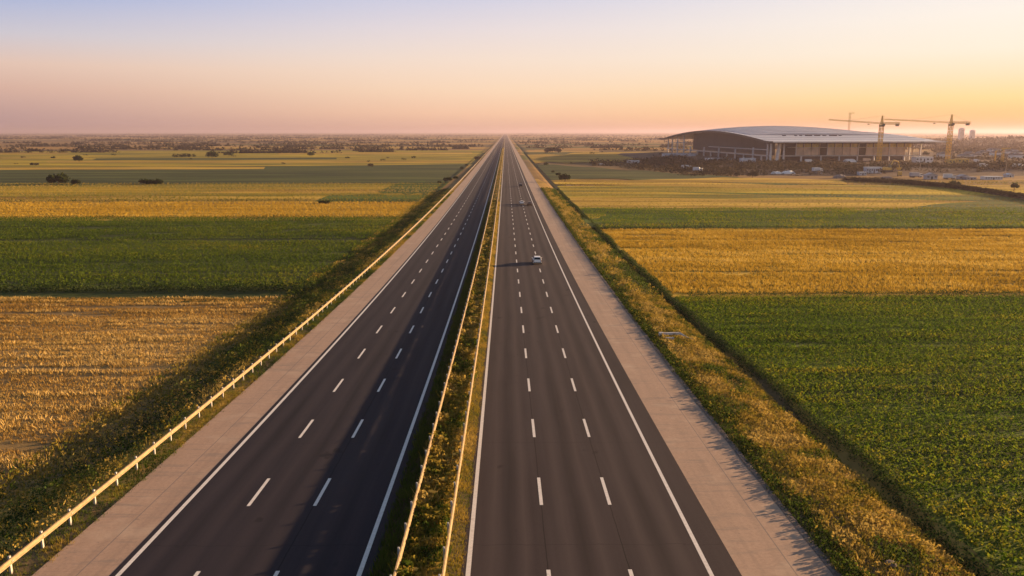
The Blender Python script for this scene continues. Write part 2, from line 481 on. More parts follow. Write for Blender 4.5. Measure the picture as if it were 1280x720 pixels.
def slab(name, x0, x1, off, mat, label, cat):
    """paved strip with a real edge"""
    xs = np.array([x0, x0 + .001, x1 - .001, x1])
    return strip(name, x0, x1, off, mat, label, cat, xs=xs, prof=lambda X, Y: np.where((X <= x0) | (X >= x1), off - .25, off), smooth=False)
slab('road', -21.4, -7.25, .05, M['asphalt_l'], 'dark asphalt carriageway left of the grass median', 'road')
slab('road', -2.45, 12.7, .05, M['asphalt_r'], 'brown grey asphalt carriageway right of the grass median', 'road')
slab('shoulder', -25.6, -21.38, .042, M['concrete'], 'pale concrete shoulder between the left guardrail and dark asphalt', 'shoulder')
slab('shoulder', 12.68, 17.65, .042, M['concrete'], 'broad pale concrete shoulder beside the weedy right verge', 'shoulder')
gx = np.array([17.66, 17.85, 18.05, 18.25])
strip('gravel_edge', 0, 0, 0, M['gravel'], 'dark gravel edge along the right concrete shoulder', 'gravel', xs=gx,
      prof=lambda X, Y: .035 + .06 * fbm(X * 4, Y * 1.5, 3) * (X < 18.2) - .12 * (X > 18.2))

# markings: four continuous lines, then the dashes
def lines_mesh():
    V, Fc = [], []
    for x, w in ((-20.95, .26), (-7.95, .26), (-2.07, .26), (11.08, .24)):
        for k, y in enumerate(ysr):
            b = len(V); z = float(gz(y)) + .055
            V += [(x - w / 2, y, z), (x + w / 2, y, z)]
            if k: Fc.append((b - 2, b - 1, b + 1, b))
    return np.array(V), np.array(Fc)
def worn_paint():
    m, nt, b, out = new_mat('worn road paint')
    n1 = noise(nt, 4, mapping(nt), 8, .85)
    nt.links.new(ramp(nt, n1, [(.28, (.25, .22, .21)), (.42, (.58, .54, .52)), (.7, (.74, .71, .69))]), b.inputs['Base Color'])
    b.inputs['Roughness'].default_value = .6
    return m
M['paint'] = worn_paint()
V_, F_ = lines_mesh()
tag(np_mesh('road_markings', V_, F_, M['paint']), 'continuous white edge lines painted along both carriageways', 'road marking', kind='structure')
V, Fc = [], []
Zt = []
y_ref = rowY(598)
per = 13.05
for x in (-16.75, -12.45, 2.3, 6.76):
    for k in range(-4, 300):
        y1 = y_ref + k * per; y0 = y1 - 4.6
        b = len(V)
        for y in (y0, y0 + 2.3, y1):
            z = float(gz(y)) + .056
            V += [(x - .11, y, z), (x + .11, y, z)]
        Fc += [(b, b + 1, b + 3, b + 2), (b + 2, b + 3, b + 5, b + 4)]
tag(np_mesh('lane_dashes', np.array(V), np.array(Fc), M['paint']), 'white dashed lane lines painted on both carriageways', 'road marking', kind='structure')

# median bank
MX = np.array([-7.35, -6.7, -6.0, -5.2, -4.6, -4.0, -3.3, -2.8, -2.35])
MZ = np.array([-.02, .20, .40, .47, .44, .47, .42, .18, -.02])
strip('median_strip', 0, 0, 0, S_DIRT, 'raised earth strip between the two carriageways', 'median', xs=MX,
      prof=lambda X, Y: np.interp(X, MX, MZ))
def Gm(x, y): return gz(y) + np.interp(x, MX, MZ)

# ------------------------------------------------------------------ fields
def patch(name, x0, x1, py0, py1, mat, label, off=.03, skew=0.0, cat='field'):
    """rectangular field between two picture rows (py0 near, py1 far)"""
    y0 = rowY(py0) if py0 < 900 else -40.0
    y1 = rowY(py1)
    n = max(3, int((y1 - y0) / 12)) if y1 < 500 else 8
    ys = np.linspace(y0, y1, n)
    xs = np.unique(np.concatenate([np.linspace(x0, x1, 8), [v for v in (-60, -45, -36, -34, 36, 45, 60) if x0 < v < x1]]))
    o = grid(name, xs, ys, lambda X, Y: G(X, Y) + off, mat)
    if skew:
        co = np.empty(len(o.data.vertices) * 3, np.float32); o.data.vertices.foreach_get('co', co); co = co.reshape(-1, 3)
        co[:, 1] += skew * (np.abs(co[:, 0]) - abs(x0 if abs(x0) < abs(x1) else x1)); co[:, 2] = G(co[:, 0], co[:, 1]) + off
        o.data.vertices.foreach_set('co', co.ravel()); o.data.update()
    return tag(o, label, cat, kind='structure')

YL = {p: rowY(p, -.9) for p in (372, 362, 272, 252, 243, 222, 205, 197)}
patch('field', -400, -34, 1000, 371, S_STRAW, 'cut golden stubble field nearest on the left')
patch('field', -500, -33, 370, 272, S_GREEN_D, 'dark green crop field in the left middle ground')
patch('field', -700, -33, 272, 252.5, S_GOLD, 'golden strip field behind the left green crop', .035)
patch('field', 27.4, 400, 1000, 369.5, S_GREEN, 'green crop field nearest on the right')
patch('field', 27.4, 500, 369, 287, S_GOLD, 'ripe golden wheat field on the right', .032)
patch('field', 27.4, 620, 286.5, 261, S_GREEN, 'narrow green field behind the right wheat field', .035)
_q = [0]
def qpatch(mat, corners, label, wav=.0):
    """field with slanting edges; corners near-left, near-right, far-right, far-left as picture points"""
    _q[0] += 1; off = .05 + .012 * _q[0]
    W = [np.array(at(px if px is not None else 0, py, -.6)) for px, py in corners]
    for k, (px, py) in enumerate(corners):
        if px is None: W[k][0] = -34.0 if corners[(k + 2) % 4][0] < 632 else 28.0
    n, m = 28, 10; V = []
    for j in range(m + 1):
        v = j / m
        for i in range(n + 1):
            u = i / n
            p = (W[0] * (1 - u) + W[1] * u) * (1 - v) + (W[3] * (1 - u) + W[2] * u) * v
            dy = abs(W[3][1] - W[0][1]) * .10 * (float(vn(u * 7, v * 3, _q[0])) - .5) * 2
            V.append((p[0], p[1] + dy, float(G(p[0], p[1] + dy)) + off))
    i, j = np.meshgrid(np.arange(n), np.arange(m)); a = (j * (n + 1) + i).ravel()
    tag(np_mesh('field', np.array(V), np.stack([a, a + 1, a + n + 2, a + n + 1], 1), mat), label, 'field', kind='structure')
L0 = -700
# left of the motorway, near to far
qpatch(S_GOLD2, [(L0, 251.5), (None, 252), (None, 243), (L0, 241)], 'tan strip field behind a thin dark hedge line')
qpatch(S_MIX, [(L0, 243), (None, 244), (None, 222), (L0, 226)], 'mottled yellow field in the left distance')
qpatch(S_GOLD, [(250, 240), (None, 241), (None, 237), (300, 236)], 'bright golden stripe in the left distance')
qpatch(S_GREEN, [(392, 251.8), (None, 252.5), (None, 243), (412, 243)], 'small green strip field beside the left verge')
qpatch(S_GREEN, [(L0, 241), (110, 231), (140, 228), (L0, 229)], 'faint green wedge below the large left bush')
qpatch(S_MIX, [(L0, 215), (None, 207), (None, 196), (L0, 199)], 'yellow green stripes beyond the blue green field')
qpatch(S_GREEN_D, [(L0, 230), (None, 228), (None, 205), (L0, 216)], 'long blue green field in the left distance')
qpatch(S_GREEN, [(470, 240), (None, 243), (None, 226), (500, 227)], 'dull green wedge beside the left verge')
qpatch(S_GOLD, [(L0, 214.5), (330, 211), (330, 208.5), (L0, 210)], 'narrow golden field beyond the blue green one')
qpatch(S_GOLD, [(60, 203), (None, 203.5), (None, 200.5), (60, 201)], 'thin golden stripe right of the round distant tree')
qpatch(S_GREEN_D, [(120, 200), (420, 199), (420, 197), (120, 197.5)], 'thin green stripe in the left distance')
qpatch(S_MIX, [(L0, 197), (None, 196), (None, 188), (L0, 189)], 'thin yellow green field far on the left')
qpatch(S_GOLD2, [(L0, 193), (90, 192.5), (90, 190.5), (L0, 190.5)], 'pale tan stripe far on the left')
qpatch(S_GOLD, [(350, 193), (590, 192.5), (590, 190), (350, 190.5)], 'golden stripe far up the left side of the road')
qpatch(S_GOLD2, [(200, 186), (570, 185.5), (570, 184), (200, 184.3)], 'faint tan stripe near the left horizon')
# right of the motorway
qpatch(S_MIX, [(None, 285), (1900, 268), (1500, 238), (None, 231)], 'yellow green field before the building site')
qpatch(S_GOLD2, [(None, 261), (1700, 272), (1600, 256), (None, 248)], 'tan stubble field on the right')
qpatch(S_GREEN, [(720, 287), (1700, 287), (1700, 276), (728, 261)], 'slanting green field behind the right wheat')
qpatch(S_GREEN, [(900, 243), (1500, 262), (1500, 250), (800, 240.5)], 'green stripe before the building site')
qpatch(S_GOLD, [(None, 231), (1130, 240), (1100, 235), (None, 224.5)], 'bright golden strip before the building site')
qpatch(S_GREEN_D, [(None, 225), (1010, 231), (880, 219), (None, 206)], 'dull green field left of the building site')
qpatch(S_GOLD, [(770, 227.5), (1060, 231), (1050, 226), (905, 222.5)], 'golden patch below the white tarp covered piles')
qpatch(S_GOLD2, [(None, 204), (800, 203), (840, 196), (None, 193)], 'tan field behind the small wood on the right')
qpatch(S_GOLD, [(700, 196), (830, 195), (830, 190.5), (715, 191)], 'golden stripe left of the arched building')
qpatch(S_GREEN, [(1060, 266), (1600, 274), (1600, 256), (1235, 253)], 'grey green patch below the dirt track')
qpatch(S_GOLD, [(1205, 236), (1420, 244), (1420, 232), (1210, 233)], 'golden patch beyond the dirt track')
print('rows', {p: round(rowY(p)) for p in (720, 540, 370, 287, 272, 231, 205, 190, 180)})

GR = [t_grass(9, seed=k) for k in range(5)]
WH = [t_grass(10, .5, .3, .09, seed=20 + k) for k in range(5)]
LF = [t_leafy(9, .42, .55, seed=40 + k) for k in range(6)]
LFB = [t_leafy(24, .20, .6, seed=60 + k) for k in range(6)]
MIXT = [t_grass(7, .45, .6, .10, seed=140 + k) for k in range(3)] + [t_leafy(10, .34, .55, seed=150 + k) for k in range(5)]
TALL = [t_grass(7, .15, .25, .035, seed=80 + k) for k in range(5)]

# green crop nearest on the right
YR1 = rowY(369.5, -.45); YR2 = rowY(287, -.45); YR3 = rowY(261, -.45)
def crop_field(name, x0, x1, y0, y1, sp, size, tmpl, mat, label, seed, rowdir=1.0, base=.5, amp=.5, spy=None, gap=.32, sq=None, lo=.75, sy=2.6, lanes=()):
    X, Y = jgrid(x0, x1, y0, y1, sp, spy)
    n1 = fbm(X / 9, Y / sy, seed); n2 = vn(X / 34, Y / (sy * .6), seed + 5); n3 = fbm(X / 40, Y / 25, seed + 9)
    m = (n1 * .6 + n2 * .4) > gap
    for ly, lw in lanes: m &= np.abs(Y - ly + 1.5 * np.sin(X / 40)) > lw * (.3 + 1.2 * vn(X / 25, X * 0, int(ly)))
    X, Y, n1, n2, n3 = X[m], Y[m], n1[m], n2[m], n3[m]
    S = size * (lo + .55 * n1) * rng.uniform(.8, 1.25, len(X))
    t = base + amp * (.5 * n1 + .3 * n2 + .6 * n3 - .7) + rng.normal(0, .08, len(X))
    o = scatter(name, np.stack([X, Y, G(X, Y) + .02], 1), S, t, tmpl, mat, squash=sq)
    return tag(o, label, 'crop', kind='stuff')
crop_field('crop_plants', 27.6, 200, 30, YR1 - 2.0, .44, .44, LF, M['crop'], 'leafy green crop covering the field nearest on the right', 1, base=.70, amp=.9, sy=1.6, gap=.24)
crop_field('wheat', 28, 260, YR1 + 1.5, YR2 - 1.0, .64, .55, WH, M['wheat'], 'ripe golden wheat standing on the right field', 2, base=.60, amp=1.0, gap=.27, sy=5.0, lanes=((rowY(300, -.45), 1.0), (rowY(318, -.45), .8), (rowY(340, -.45), .7)))
crop_field('crop_plants', 28, 300, YR2 + 2.5, YR3, .95, .65, LF, M['crop'], 'green crop in the narrow strip behind the right wheat', 3, base=.75, amp=.8, gap=.25, sy=8.0)
crop_field('crop_plants', -300, -34, YL[362] + 2.5, YL[272] - 1.5, .78, .60, LF, M['crop_dark'], 'dark green crop covering the left middle field', 4, base=.62, amp=.9, gap=.30, sy=6.0, lanes=((rowY(301, -.9), 2.2), (rowY(330, -.9), 1.0), (rowY(343, -.9), .8), (rowY(284, -.9), 1.2)))
STB = [t_grass(9, .8, .75, .10, seed=120 + k) for k in range(6)]
crop_field('stubble', -140, -34.5, 28, YL[372], .50, .30, STB, M['stubble'], 'dry golden stubble and straw on the nearest left field', 5, base=.60, amp=1.5, gap=.36, sy=1.6)
crop_field('straw_swath', -140, -34.5, 28, YL[372], .60, .42, STB, M['stubble'], 'loose pale straw lying in swaths on the nearest left field', 25, base=.85, amp=.4, gap=.60, sy=1.1)
crop_field('wheat', -320, -34, YL[272] + 2, YL[252] - 2, 1.15, .6, WH, M['wheat'], 'golden wheat in the strip behind the left green crop', 6, base=.6, gap=.3)

def mixed_field(x0, x1, y0, y1, sp, size, label, seed, base):
    X, Y = jgrid(x0, x1, y0, y1, sp)
    n1 = fbm(X / 160, Y / 9, seed); n2 = fbm(X / 45, Y / 4, seed + 4)
    t = base + 1.5 * (n1 - .5) + .7 * (n2 - .5)
    m = n2 > .33; X, Y, t = X[m], Y[m], t[m]
    tag(scatter('field_growth', np.stack([X, Y, G(X, Y)], 1), size * rng.uniform(.6, 1.2, len(X)), t, GR, M['verge'], tvar=.05), label, 'crop', kind='stuff')
mixed_field(30, 420, YR3 + 3, rowY(226, -.5), 2.0, .8, 'streaky gold and green growth before the building site', 90, .66)
mixed_field(-460, -35, YL[252] + 4, rowY(229, -.9), 2.0, .8, 'streaky gold and green growth in the left distance', 95, .66)

# hedge-like overgrown field margins, in dark leaves
def margin(x0, x1, y, w, h, sp, label, mat, tint=.35, line=None, name='field_margin'):
    X, Y = jgrid(x0, x1, y - w / 2, y + w / 2, sp)
    S = h * (.55 + .7 * fbm(X / 5, Y / 3, int(y) % 17)) * rng.uniform(.8, 1.2, len(X))
    o = scatter(name, np.stack([X, Y, G(X, Y) - .05], 1), S, tint + rng.normal(0, .12, len(X)), LFB, mat)
    return tag(o, label, 'vegetation', kind='stuff')
margin(-200, -34, YL[362] + .2, 4.2, 1.6, .9, 'overgrown dark margin between left stubble and green crop', M['scrub'], .42)
margin(-300, -36, YL[272] + .5, 1.6, .9, .8, 'thin dark grass line behind the left green crop', M['scrub'], .3)
margin(-420, -38, YL[252], 2.4, 1.3, 1.2, 'thin dark hedge line behind the left golden strip', M['scrub'], .35)
margin(30, 240, YR1 - .3, 1.8, .95, .7, 'dark grassy margin between the right crop and wheat', M['scrub'], .45)
margin(29, 330, YR2 + .8, 2.6, 1.2, .9, 'dark grassy margin behind the right wheat', M['scrub'], .35)

# ditch margin beside the nearest right crop: taller dark plants
X, Y = jgrid(26.3, 27.7, 26, 420, .36, .45)
X = X + 1.6 * (fbm(Y / 11, Y * 0, 8) - .5)
S = (.35 + .85 * fbm(X, Y / 5, 12)) * rng.uniform(.8, 1.2, len(X))
tag(scatter('ditch_growth', np.stack([X, Y, G(X, Y) - .05], 1), S, .42 + .25 * (X - 27) + rng.normal(0, .1, len(X)), LFB, M['scrub']),
    'dark green growth along the ditch at the edge of the right fields', 'vegetation', kind='stuff')

# right verge: gold grass with green patches
def verge(x0, x1, y0, y1, sp, spy, size, label, seed, edge_green=None, base=.6, tm=None, mat='verge', gf=None, amp=1.0, ramp_in=None, fs=(2.6, 5.5)):
    X, Y = jgrid(x0, x1, y0, y1, sp, spy)
    n1 = fbm(X / fs[0], Y / fs[1], seed); n2 = fbm(X / 1.1, Y / 1.6, seed + 3)
    t = base + amp * (n1 - .5) * 1.3 + (n2 - .5) * .7 + rng.normal(0, .06, len(X))
    if edge_green is not None: t = np.where(edge_green(X, Y), .12 + .25 * n2, t)
    S = size * (.45 + .9 * n2) * rng.uniform(.7, 1.3, len(X))
    if ramp_in: S = S * np.interp(X, ramp_in, (.85, 1))
    P = np.stack([X, Y, (gf or G)(X, Y) - .03], 1)
    return tag(scatter('verge_weeds', P, S, t, tm or GR, M[mat], tvar=.06), label, 'grass', kind='stuff')
verge(17.95, 26.0, 26, 130, .28, .30, .50, 'dry golden and green weeds on the right verge', 11, lambda X, Y: X < 18.9 + .6 * vn(Y / 3, Y * 0, 4), base=.66, amp=1.3, ramp_in=(18.1, 19.6), tm=MIXT, fs=(1.8, 3.2))
verge(18.2, 26.6, 130, 420, .62, .8, .8, 'dry golden weeds on the right verge further off', 12, lambda X, Y: (X < 19.2) | ((X > 23.2 + 2 * (vn(Y / 20, Y * 0, 6) - .5)) & (fbm(X / 2, Y / 9, 62) > .42)), base=.66, amp=1.3, ramp_in=(18.1, 19.6), tm=MIXT, fs=(1.8, 3.2))
# leafy shrubs among the right verge weeds
X, Y = jgrid(19.0, 26.0, 28, 330, 1.5, 2.4, keep=lambda X, Y: fbm(X / 3, Y / 7, 31) > .56)
tag(scatter('verge_shrubs', np.stack([X, Y, G(X, Y) - .05], 1), rng.uniform(.45, .95, len(X)), rng.uniform(.3, .95, len(X)), LFB, M['scrub']),
    'low green leafy plants among the right verge weeds', 'vegetation', kind='stuff')

# scattered taller weeds at the very edge of the shoulder
X, Y = jgrid(18.15, 19.8, 26, 420, .34, .40, keep=lambda X, Y: fbm(X / 3, Y / 4.5, 33) > .37)
tag(scatter('edge_weeds', np.stack([X, Y, G(X, Y) - .03], 1), rng.uniform(.28, .62, len(X)), rng.uniform(.1, .6, len(X)), MIXT, M['verge']),
    'taller green weeds along the edge of the right shoulder', 'vegetation', kind='stuff')
# left verge: short grass round the rail, dark scrub in the drain behind it
verge(-27.9, -25.35, 26, 400, .22, .32, .30, 'short olive grass under the left guardrail', 13, None, base=.42)
X, Y = jgrid(-36.5, -28.0, 28, 420, .62, .8)
n1 = fbm(X / 3.2, Y / 6, 41); n2 = fbm(X / 1.2, Y / 2, 44)
prof = np.clip(1 - np.abs(X + 31.0) / 4.2, 0, 1)
S = (.40 + .62 * prof) * (.5 + .8 * n1) * rng.uniform(.75, 1.25, len(X))
t = .22 + .75 * np.clip(n1 - .42, 0, 1) * 2 + .3 * (n2 - .5) + .35 * (1 - prof) * (n2 > .5)
tag(scatter('drain_scrub', np.stack([X, Y, G(X, Y) - .05], 1), S, np.clip(t, 0, 1), LFB, M['scrub'], tvar=.08),
    'dark leafy scrub in the drain behind the left guardrail', 'vegetation', kind='stuff')
verge(-37.5, -28.2, 28, 400, .50, .55, .55, 'dry golden grass among the scrub behind the left guardrail', 14, None, base=.55, amp=1.4, tm=MIXT)

# median growth
GMf = lambda X, Y: Gm(X, Y)
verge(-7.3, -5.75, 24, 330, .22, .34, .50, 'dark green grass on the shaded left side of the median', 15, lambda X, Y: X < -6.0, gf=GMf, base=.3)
verge(-5.75, -3.4, 24, 330, .20, .26, .72, 'rusty gold and green weeds between the median guardrails', 16, None, gf=GMf, base=.60, amp=1.2, fs=(1.1, 1.5), tm=MIXT)
verge(-3.35, -2.35, 24, 330, .14, .22, .26, 'short golden grass along the right edge of the median', 17, None, gf=GMf, base=.72, amp=.5)
verge(-7.2, -2.4, 330, 1500, .7, 2.2, .7, 'golden grass on the far median', 18, lambda X, Y: X < -6.0, gf=GMf, base=.68)
X, Y = jgrid(-5.7, -3.5, 26, 260, .8, 1.2, keep=lambda X, Y: fbm(X / 2, Y / 4, 51) > .52)
tag(scatter('median_shrubs', np.stack([X, Y, Gm(X, Y) - .03], 1), rng.uniform(.35, .75, len(X)), rng.uniform(.35, .95, len(X)), LFB, M['scrub']),
    'small leafy green plants between the median guardrails', 'vegetation', kind='stuff')

# ------------------------------------------------------------------ guardrails
def guardrail(x, face, zoff, label):
    """face = +1: beam on the +x side of the posts"""
    root = empty('guardrail', (x, 30, float(gz(30))), 0, label, 'guardrail', 'steel guardrails along the motorway')
    ys = np.concatenate([np.arange(14, 420, 4), np.geomspace(420, 3500, 60)])
    pr = [(.00, .58), (.07, .59), (.12, .63), (.12, .66), (.05, .72), (.05, .76), (.12, .82), (.12, .85), (.07, .90), (.0, .91)]
    pr = [(a * face + .10 * face, b) for a, b in pr]
    pr = pr + [(a - .006 * face, b) for a, b in pr[::-1]]
    n = len(pr); V = []; Fc = []
    for k, y in enumerate(ys):
        b = len(V)
        V += [(p[0], y - 30, p[1] + zoff + float(gz(y)) - float(gz(30))) for p in pr]
        if k:
            for i in range(n):
                j = (i + 1) % n; Fc.append((b - n + i, b - n + j, b + j, b + i))
    np_mesh('rail', np.array(V), np.array(Fc), M['steel'], root)
    post = MB().box(0, 0, .35, .10, .14, 1.3)
    post.box(.055 * face, 0, .74, .10, .20, .24); post.box(.14 * face, 0, .74, .10, .16, .035)
    po = post.build('post', M['post']); me = po.data
    bpy.data.objects.remove(po)
    far = MB()
    for k in range(240):
        y = 16 + 3.0 * k
        if k < 100:
            o = bpy.data.objects.new('post', me); COL.objects.link(o); o.parent = root
            o.location = (0, y - 30, zoff + float(gz(y)) - float(gz(30)))
        else:
            far.box(0, y - 30, zoff + .35 + float(gz(y)) - float(gz(30)), .1, .14, 1.3)
    tag(far.build('far_posts', M['post'], root), kind='stuff')
guardrail(-26.95, 1, -.02, 'steel guardrail outside the left concrete shoulder')
guardrail(-5.85, 1, .40, 'median guardrail nearer the dark left carriageway')
guardrail(-3.38, 1, .42, 'median guardrail nearer the brown right carriageway')

# ------------------------------------------------------------------ trees
def tree(name, px, py, wpx, hpx, label, mat='tree', cat='tree', group=None, n=None, lobes=6, seed=0, flat=False, tint=.4):
    x, y = at(px, py, -.6); y0 = y
    sc = (y * math.cos(TH) + 28 * math.sin(TH)) / F
    W, Hh = wpx * sc, hpx * sc
    root = empty(name, (x, y, float(G(x, y))), 0, label, cat, group)
    r = np.random.default_rng(seed + int(px * 7 + py))
    t = MB()
    th = Hh * (.35 if not flat else .2)
    nst = 1 if W < 2 * Hh else 3
    for k in range(nst):
        bx = (k - (nst - 1) / 2) * W / nst
        t.tube((bx, 0, -.3), (bx + .03 * W, 0, th), .05 * Hh, .03 * Hh, 7)
        for q in range(4):
            a = q * 1.6 + k
            t.tube((bx + .03 * W, 0, th * .85), (bx + .22 * W / nst * math.cos(a), .2 * W / nst * math.sin(a), Hh * .72), .022 * Hh, .008 * Hh, 5)
    t.build('trunk', M['bark'], root)
    C = []
    for k in range(lobes):
        u = (k + .5) / lobes * 2 - 1
        cx = u * W * .36 + r.normal(0, .04 * W); cz = Hh * (.42 + .22 * (1 - u * u) * r.uniform(.5, 1.2)) if not flat else Hh * r.uniform(.35, .55)
        C.append((cx, r.normal(0, .14 * min(W, 2 * Hh)), cz, min(W * .27, Hh * .52) * r.uniform(.7, 1.1)))
    n = n or 1100
    pts = []; tt = []
    for cx, cy, cz, rad in C:
        k = n // lobes
        d = r.normal(0, 1, (k, 3)); d /= np.linalg.norm(d, axis=1)[:, None]
        q = rad * (r.uniform(.35, 1.08, (k, 1))) * np.array([1, 1, .85])
        P = np.array((cx, cy, cz)) + d * q
        P[:, 2] = np.maximum(P[:, 2], .03 * Hh + r.uniform(0, .12, k) * Hh)
        pts.append(P); tt.append(tint + .3 * d[:, 2] * 0 + r.normal(0, .16, k))
    P = np.concatenate(pts); tt = np.concatenate(tt); k = len(P)
    s = .075 * min(W * 1.3, Hh * 2) ** .9 * 1.5 / 1.5
    u = r.normal(0, 1, (k, 3)); u /= np.linalg.norm(u, axis=1)[:, None]; v = np.cross(u, r.normal(0, 1, (k, 3))); v /= np.linalg.norm(v, axis=1)[:, None]
    sz = s * r.uniform(.5, 1.2, (k, 1))
    V = np.stack([P - u * sz, P + v * sz * .6, P + u * sz, P - v * sz * .6], 1).reshape(-1, 3)
    np_mesh('crown', V, np.arange(len(V)).reshape(-1, 4), M[mat], root, tint=np.clip(np.repeat(tt, 4), 0, 1))
    return root

tree('broad_bush', 75, 229.5, 24, 13.5, 'large round dark bush alone in the left fields', lobes=7, n=1600)
tree('bush', 97, 229.5, 13, 6, 'small dark bush just right of the largest left bush', lobes=4)
tree('broad_bush', 190, 229.5, 37, 7, 'long low dark bush row in the left fields', lobes=9, n=1600, flat=True)
tree('tree', 101, 202, 12, 9, 'round dark tree beyond the large left bush', lobes=4)
tree('bush', 69, 198, 5, 3.5, 'tiny bush left of the round distant tree', lobes=3, n=300)
tree('bush', 46, 206, 14, 4, 'low brown bush left of the round distant tree', 'tree_brown', lobes=4, n=500, flat=True)
tree('tree_row', 232, 196, 34, 5, 'distant dark hedgerow in the left fields', lobes=9, n=1000, flat=True)
tree('tree', 266, 197, 15, 8, 'taller tree at the right end of the distant hedgerow', lobes=4, n=600)
tree('tree', 287, 195, 11, 6, 'round tree just right of the distant hedgerow', lobes=4, n=500)
tree('tree', 389, 195, 9, 6, 'lone round tree in the distance left of the motorway', lobes=4, n=500)
tree('bush', 463, 208, 10, 4, 'brown bush on the edge of the blue green field', 'tree_brown', lobes=4, n=400)
tree('bush', 405, 253.5, 18, 5, 'low green bush on the thin hedge line', lobes=5, n=900, flat=True)
tree('bush', 549, 229.5, 6, 5, 'leftmost of the dark bushes beside the left verge', lobes=3, n=500)
tree('bush', 560, 228, 10, 9, 'tallest of the dark bushes beside the left verge', lobes=4, n=800)
tree('bush', 569, 225, 7, 6, 'rightmost of the dark bushes beside the left verge', lobes=3, n=500)
tree('bush', 577, 212, 6, 5, 'small dark bush beyond the verge bushes on the left', lobes=3, n=400)
tree('bush', 583, 208, 5, 4, 'farthest small bush close to the left guardrail', lobes=3, n=300)
tree('bush', 597, 200, 10, 5, 'hazy brown thicket close to the left guardrail', 'tree_brown', lobes=4, n=400)
tree('bush', 517, 198, 6, 3.5, 'right one of two tiny bushes near the distant motorway', lobes=3, n=300)
tree('bush', 435, 198, 0.1 + 6, 3, 'tiny dark bush right of the lone distant tree', lobes=3, n=300)
tree('tree', 706, 228, 13, 12, 'dark green tree beside the right verge', lobes=5, n=1300)
tree('bush', 698, 221, 7, 6, 'small bush leaning against the dark green verge tree', lobes=3, n=500)
tree('bush', 691, 216.5, 5, 3.5, 'tiny bush left of the dark green verge tree', lobes=3, n=300)
tree('tree_row', 690, 191.5, 26, 7.5, 'small hazy wood right of the far motorway', 'tree_brown', lobes=8, n=1200)
tree('bush', 682, 207, 7, 4, 'low bush below the small hazy wood', lobes=3, n=300)
tree('bush', 1194, 234, 13, 8.5, 'dark round bush below the grey sheds', lobes=5, n=900)
tree('bush', 1179, 233, 10, 5, 'low dark bush left of the round one below the sheds', lobes=4, n=500)
tree('tree', 1270, 240, 11, 13, 'leaning tree at the right edge of the picture', lobes=4, n=900)
tree('tree', 827, 196.5, 6, 8, 'small brown tree left of the arched building', 'tree_brown', lobes=3, n=500)
tree('tree', 1159, 197, 9, 9, 'dark square topped tree right of the arched building', lobes=4, n=600)
tree('tree', 922, 222, 8, 8, 'round bush before the scrub left of the white tarps', 'tree_brown', lobes=4, n=500)
tree('tree', 941, 223, 11, 9, 'broad bush before the scrub beside the white tarps', 'tree_brown', lobes=4, n=700)

for k in range(44):
    left = k % 3 != 0
    px_ = random.uniform(10, 560) if left else random.uniform(690, 825)
    py_ = random.uniform(178, 206) if left else random.uniform(178, 204)
    tree('field_bush', px_, py_, random.uniform(3, 9), random.uniform(1.6, 3.8), 'tiny scattered bush among the far fields',
         'tree' if k % 2 else 'tree_brown', cat='bush', lobes=3, n=120, flat=True, group='tiny scattered bushes across the far fields')

# far woodland and hedges, one mass
def far_wood():
    r = np.random.default_rng(99); P = []; S = []
    for _ in range(620):
        y = math.exp(r.uniform(math.log(1150), math.log(14000))); x = r.uniform(-.78, .78) * y
        if abs(x + 2) < 60: continue
        L = r.uniform(.03, .16) * y * r.uniform(.3, 1); k = int(r.uniform(14, 60)); w = L * .03
        P.append(np.stack([x + r.uniform(-L / 2, L / 2, k), y + r.normal(0, w, k)], 1)); S.append(r.uniform(2.0, 5.5, k) * (1 + y / 12000))
    P = np.concatenate(P); S = np.concatenate(S)
    m = ~((P[:, 0] > 180) & (P[:, 0] < 480) & (P[:, 1] < 1300)) & (np.abs(P[:, 0] + 4) > 40)
    P = P[m]; S = S[m]
    T = [t_leafy(14, .55, .75, seed=200 + k) for k in range(5)]
    o = scatter('distant_woodland', np.stack([P[:, 0], P[:, 1], G(P[:, 0], P[:, 1]) - .3], 1), S, rng.uniform(.1, .8, len(P)), T, M['tree_brown'])
    tag(o, 'hazy distant hedges and woods across the plain', 'woodland', kind='stuff')
far_wood()

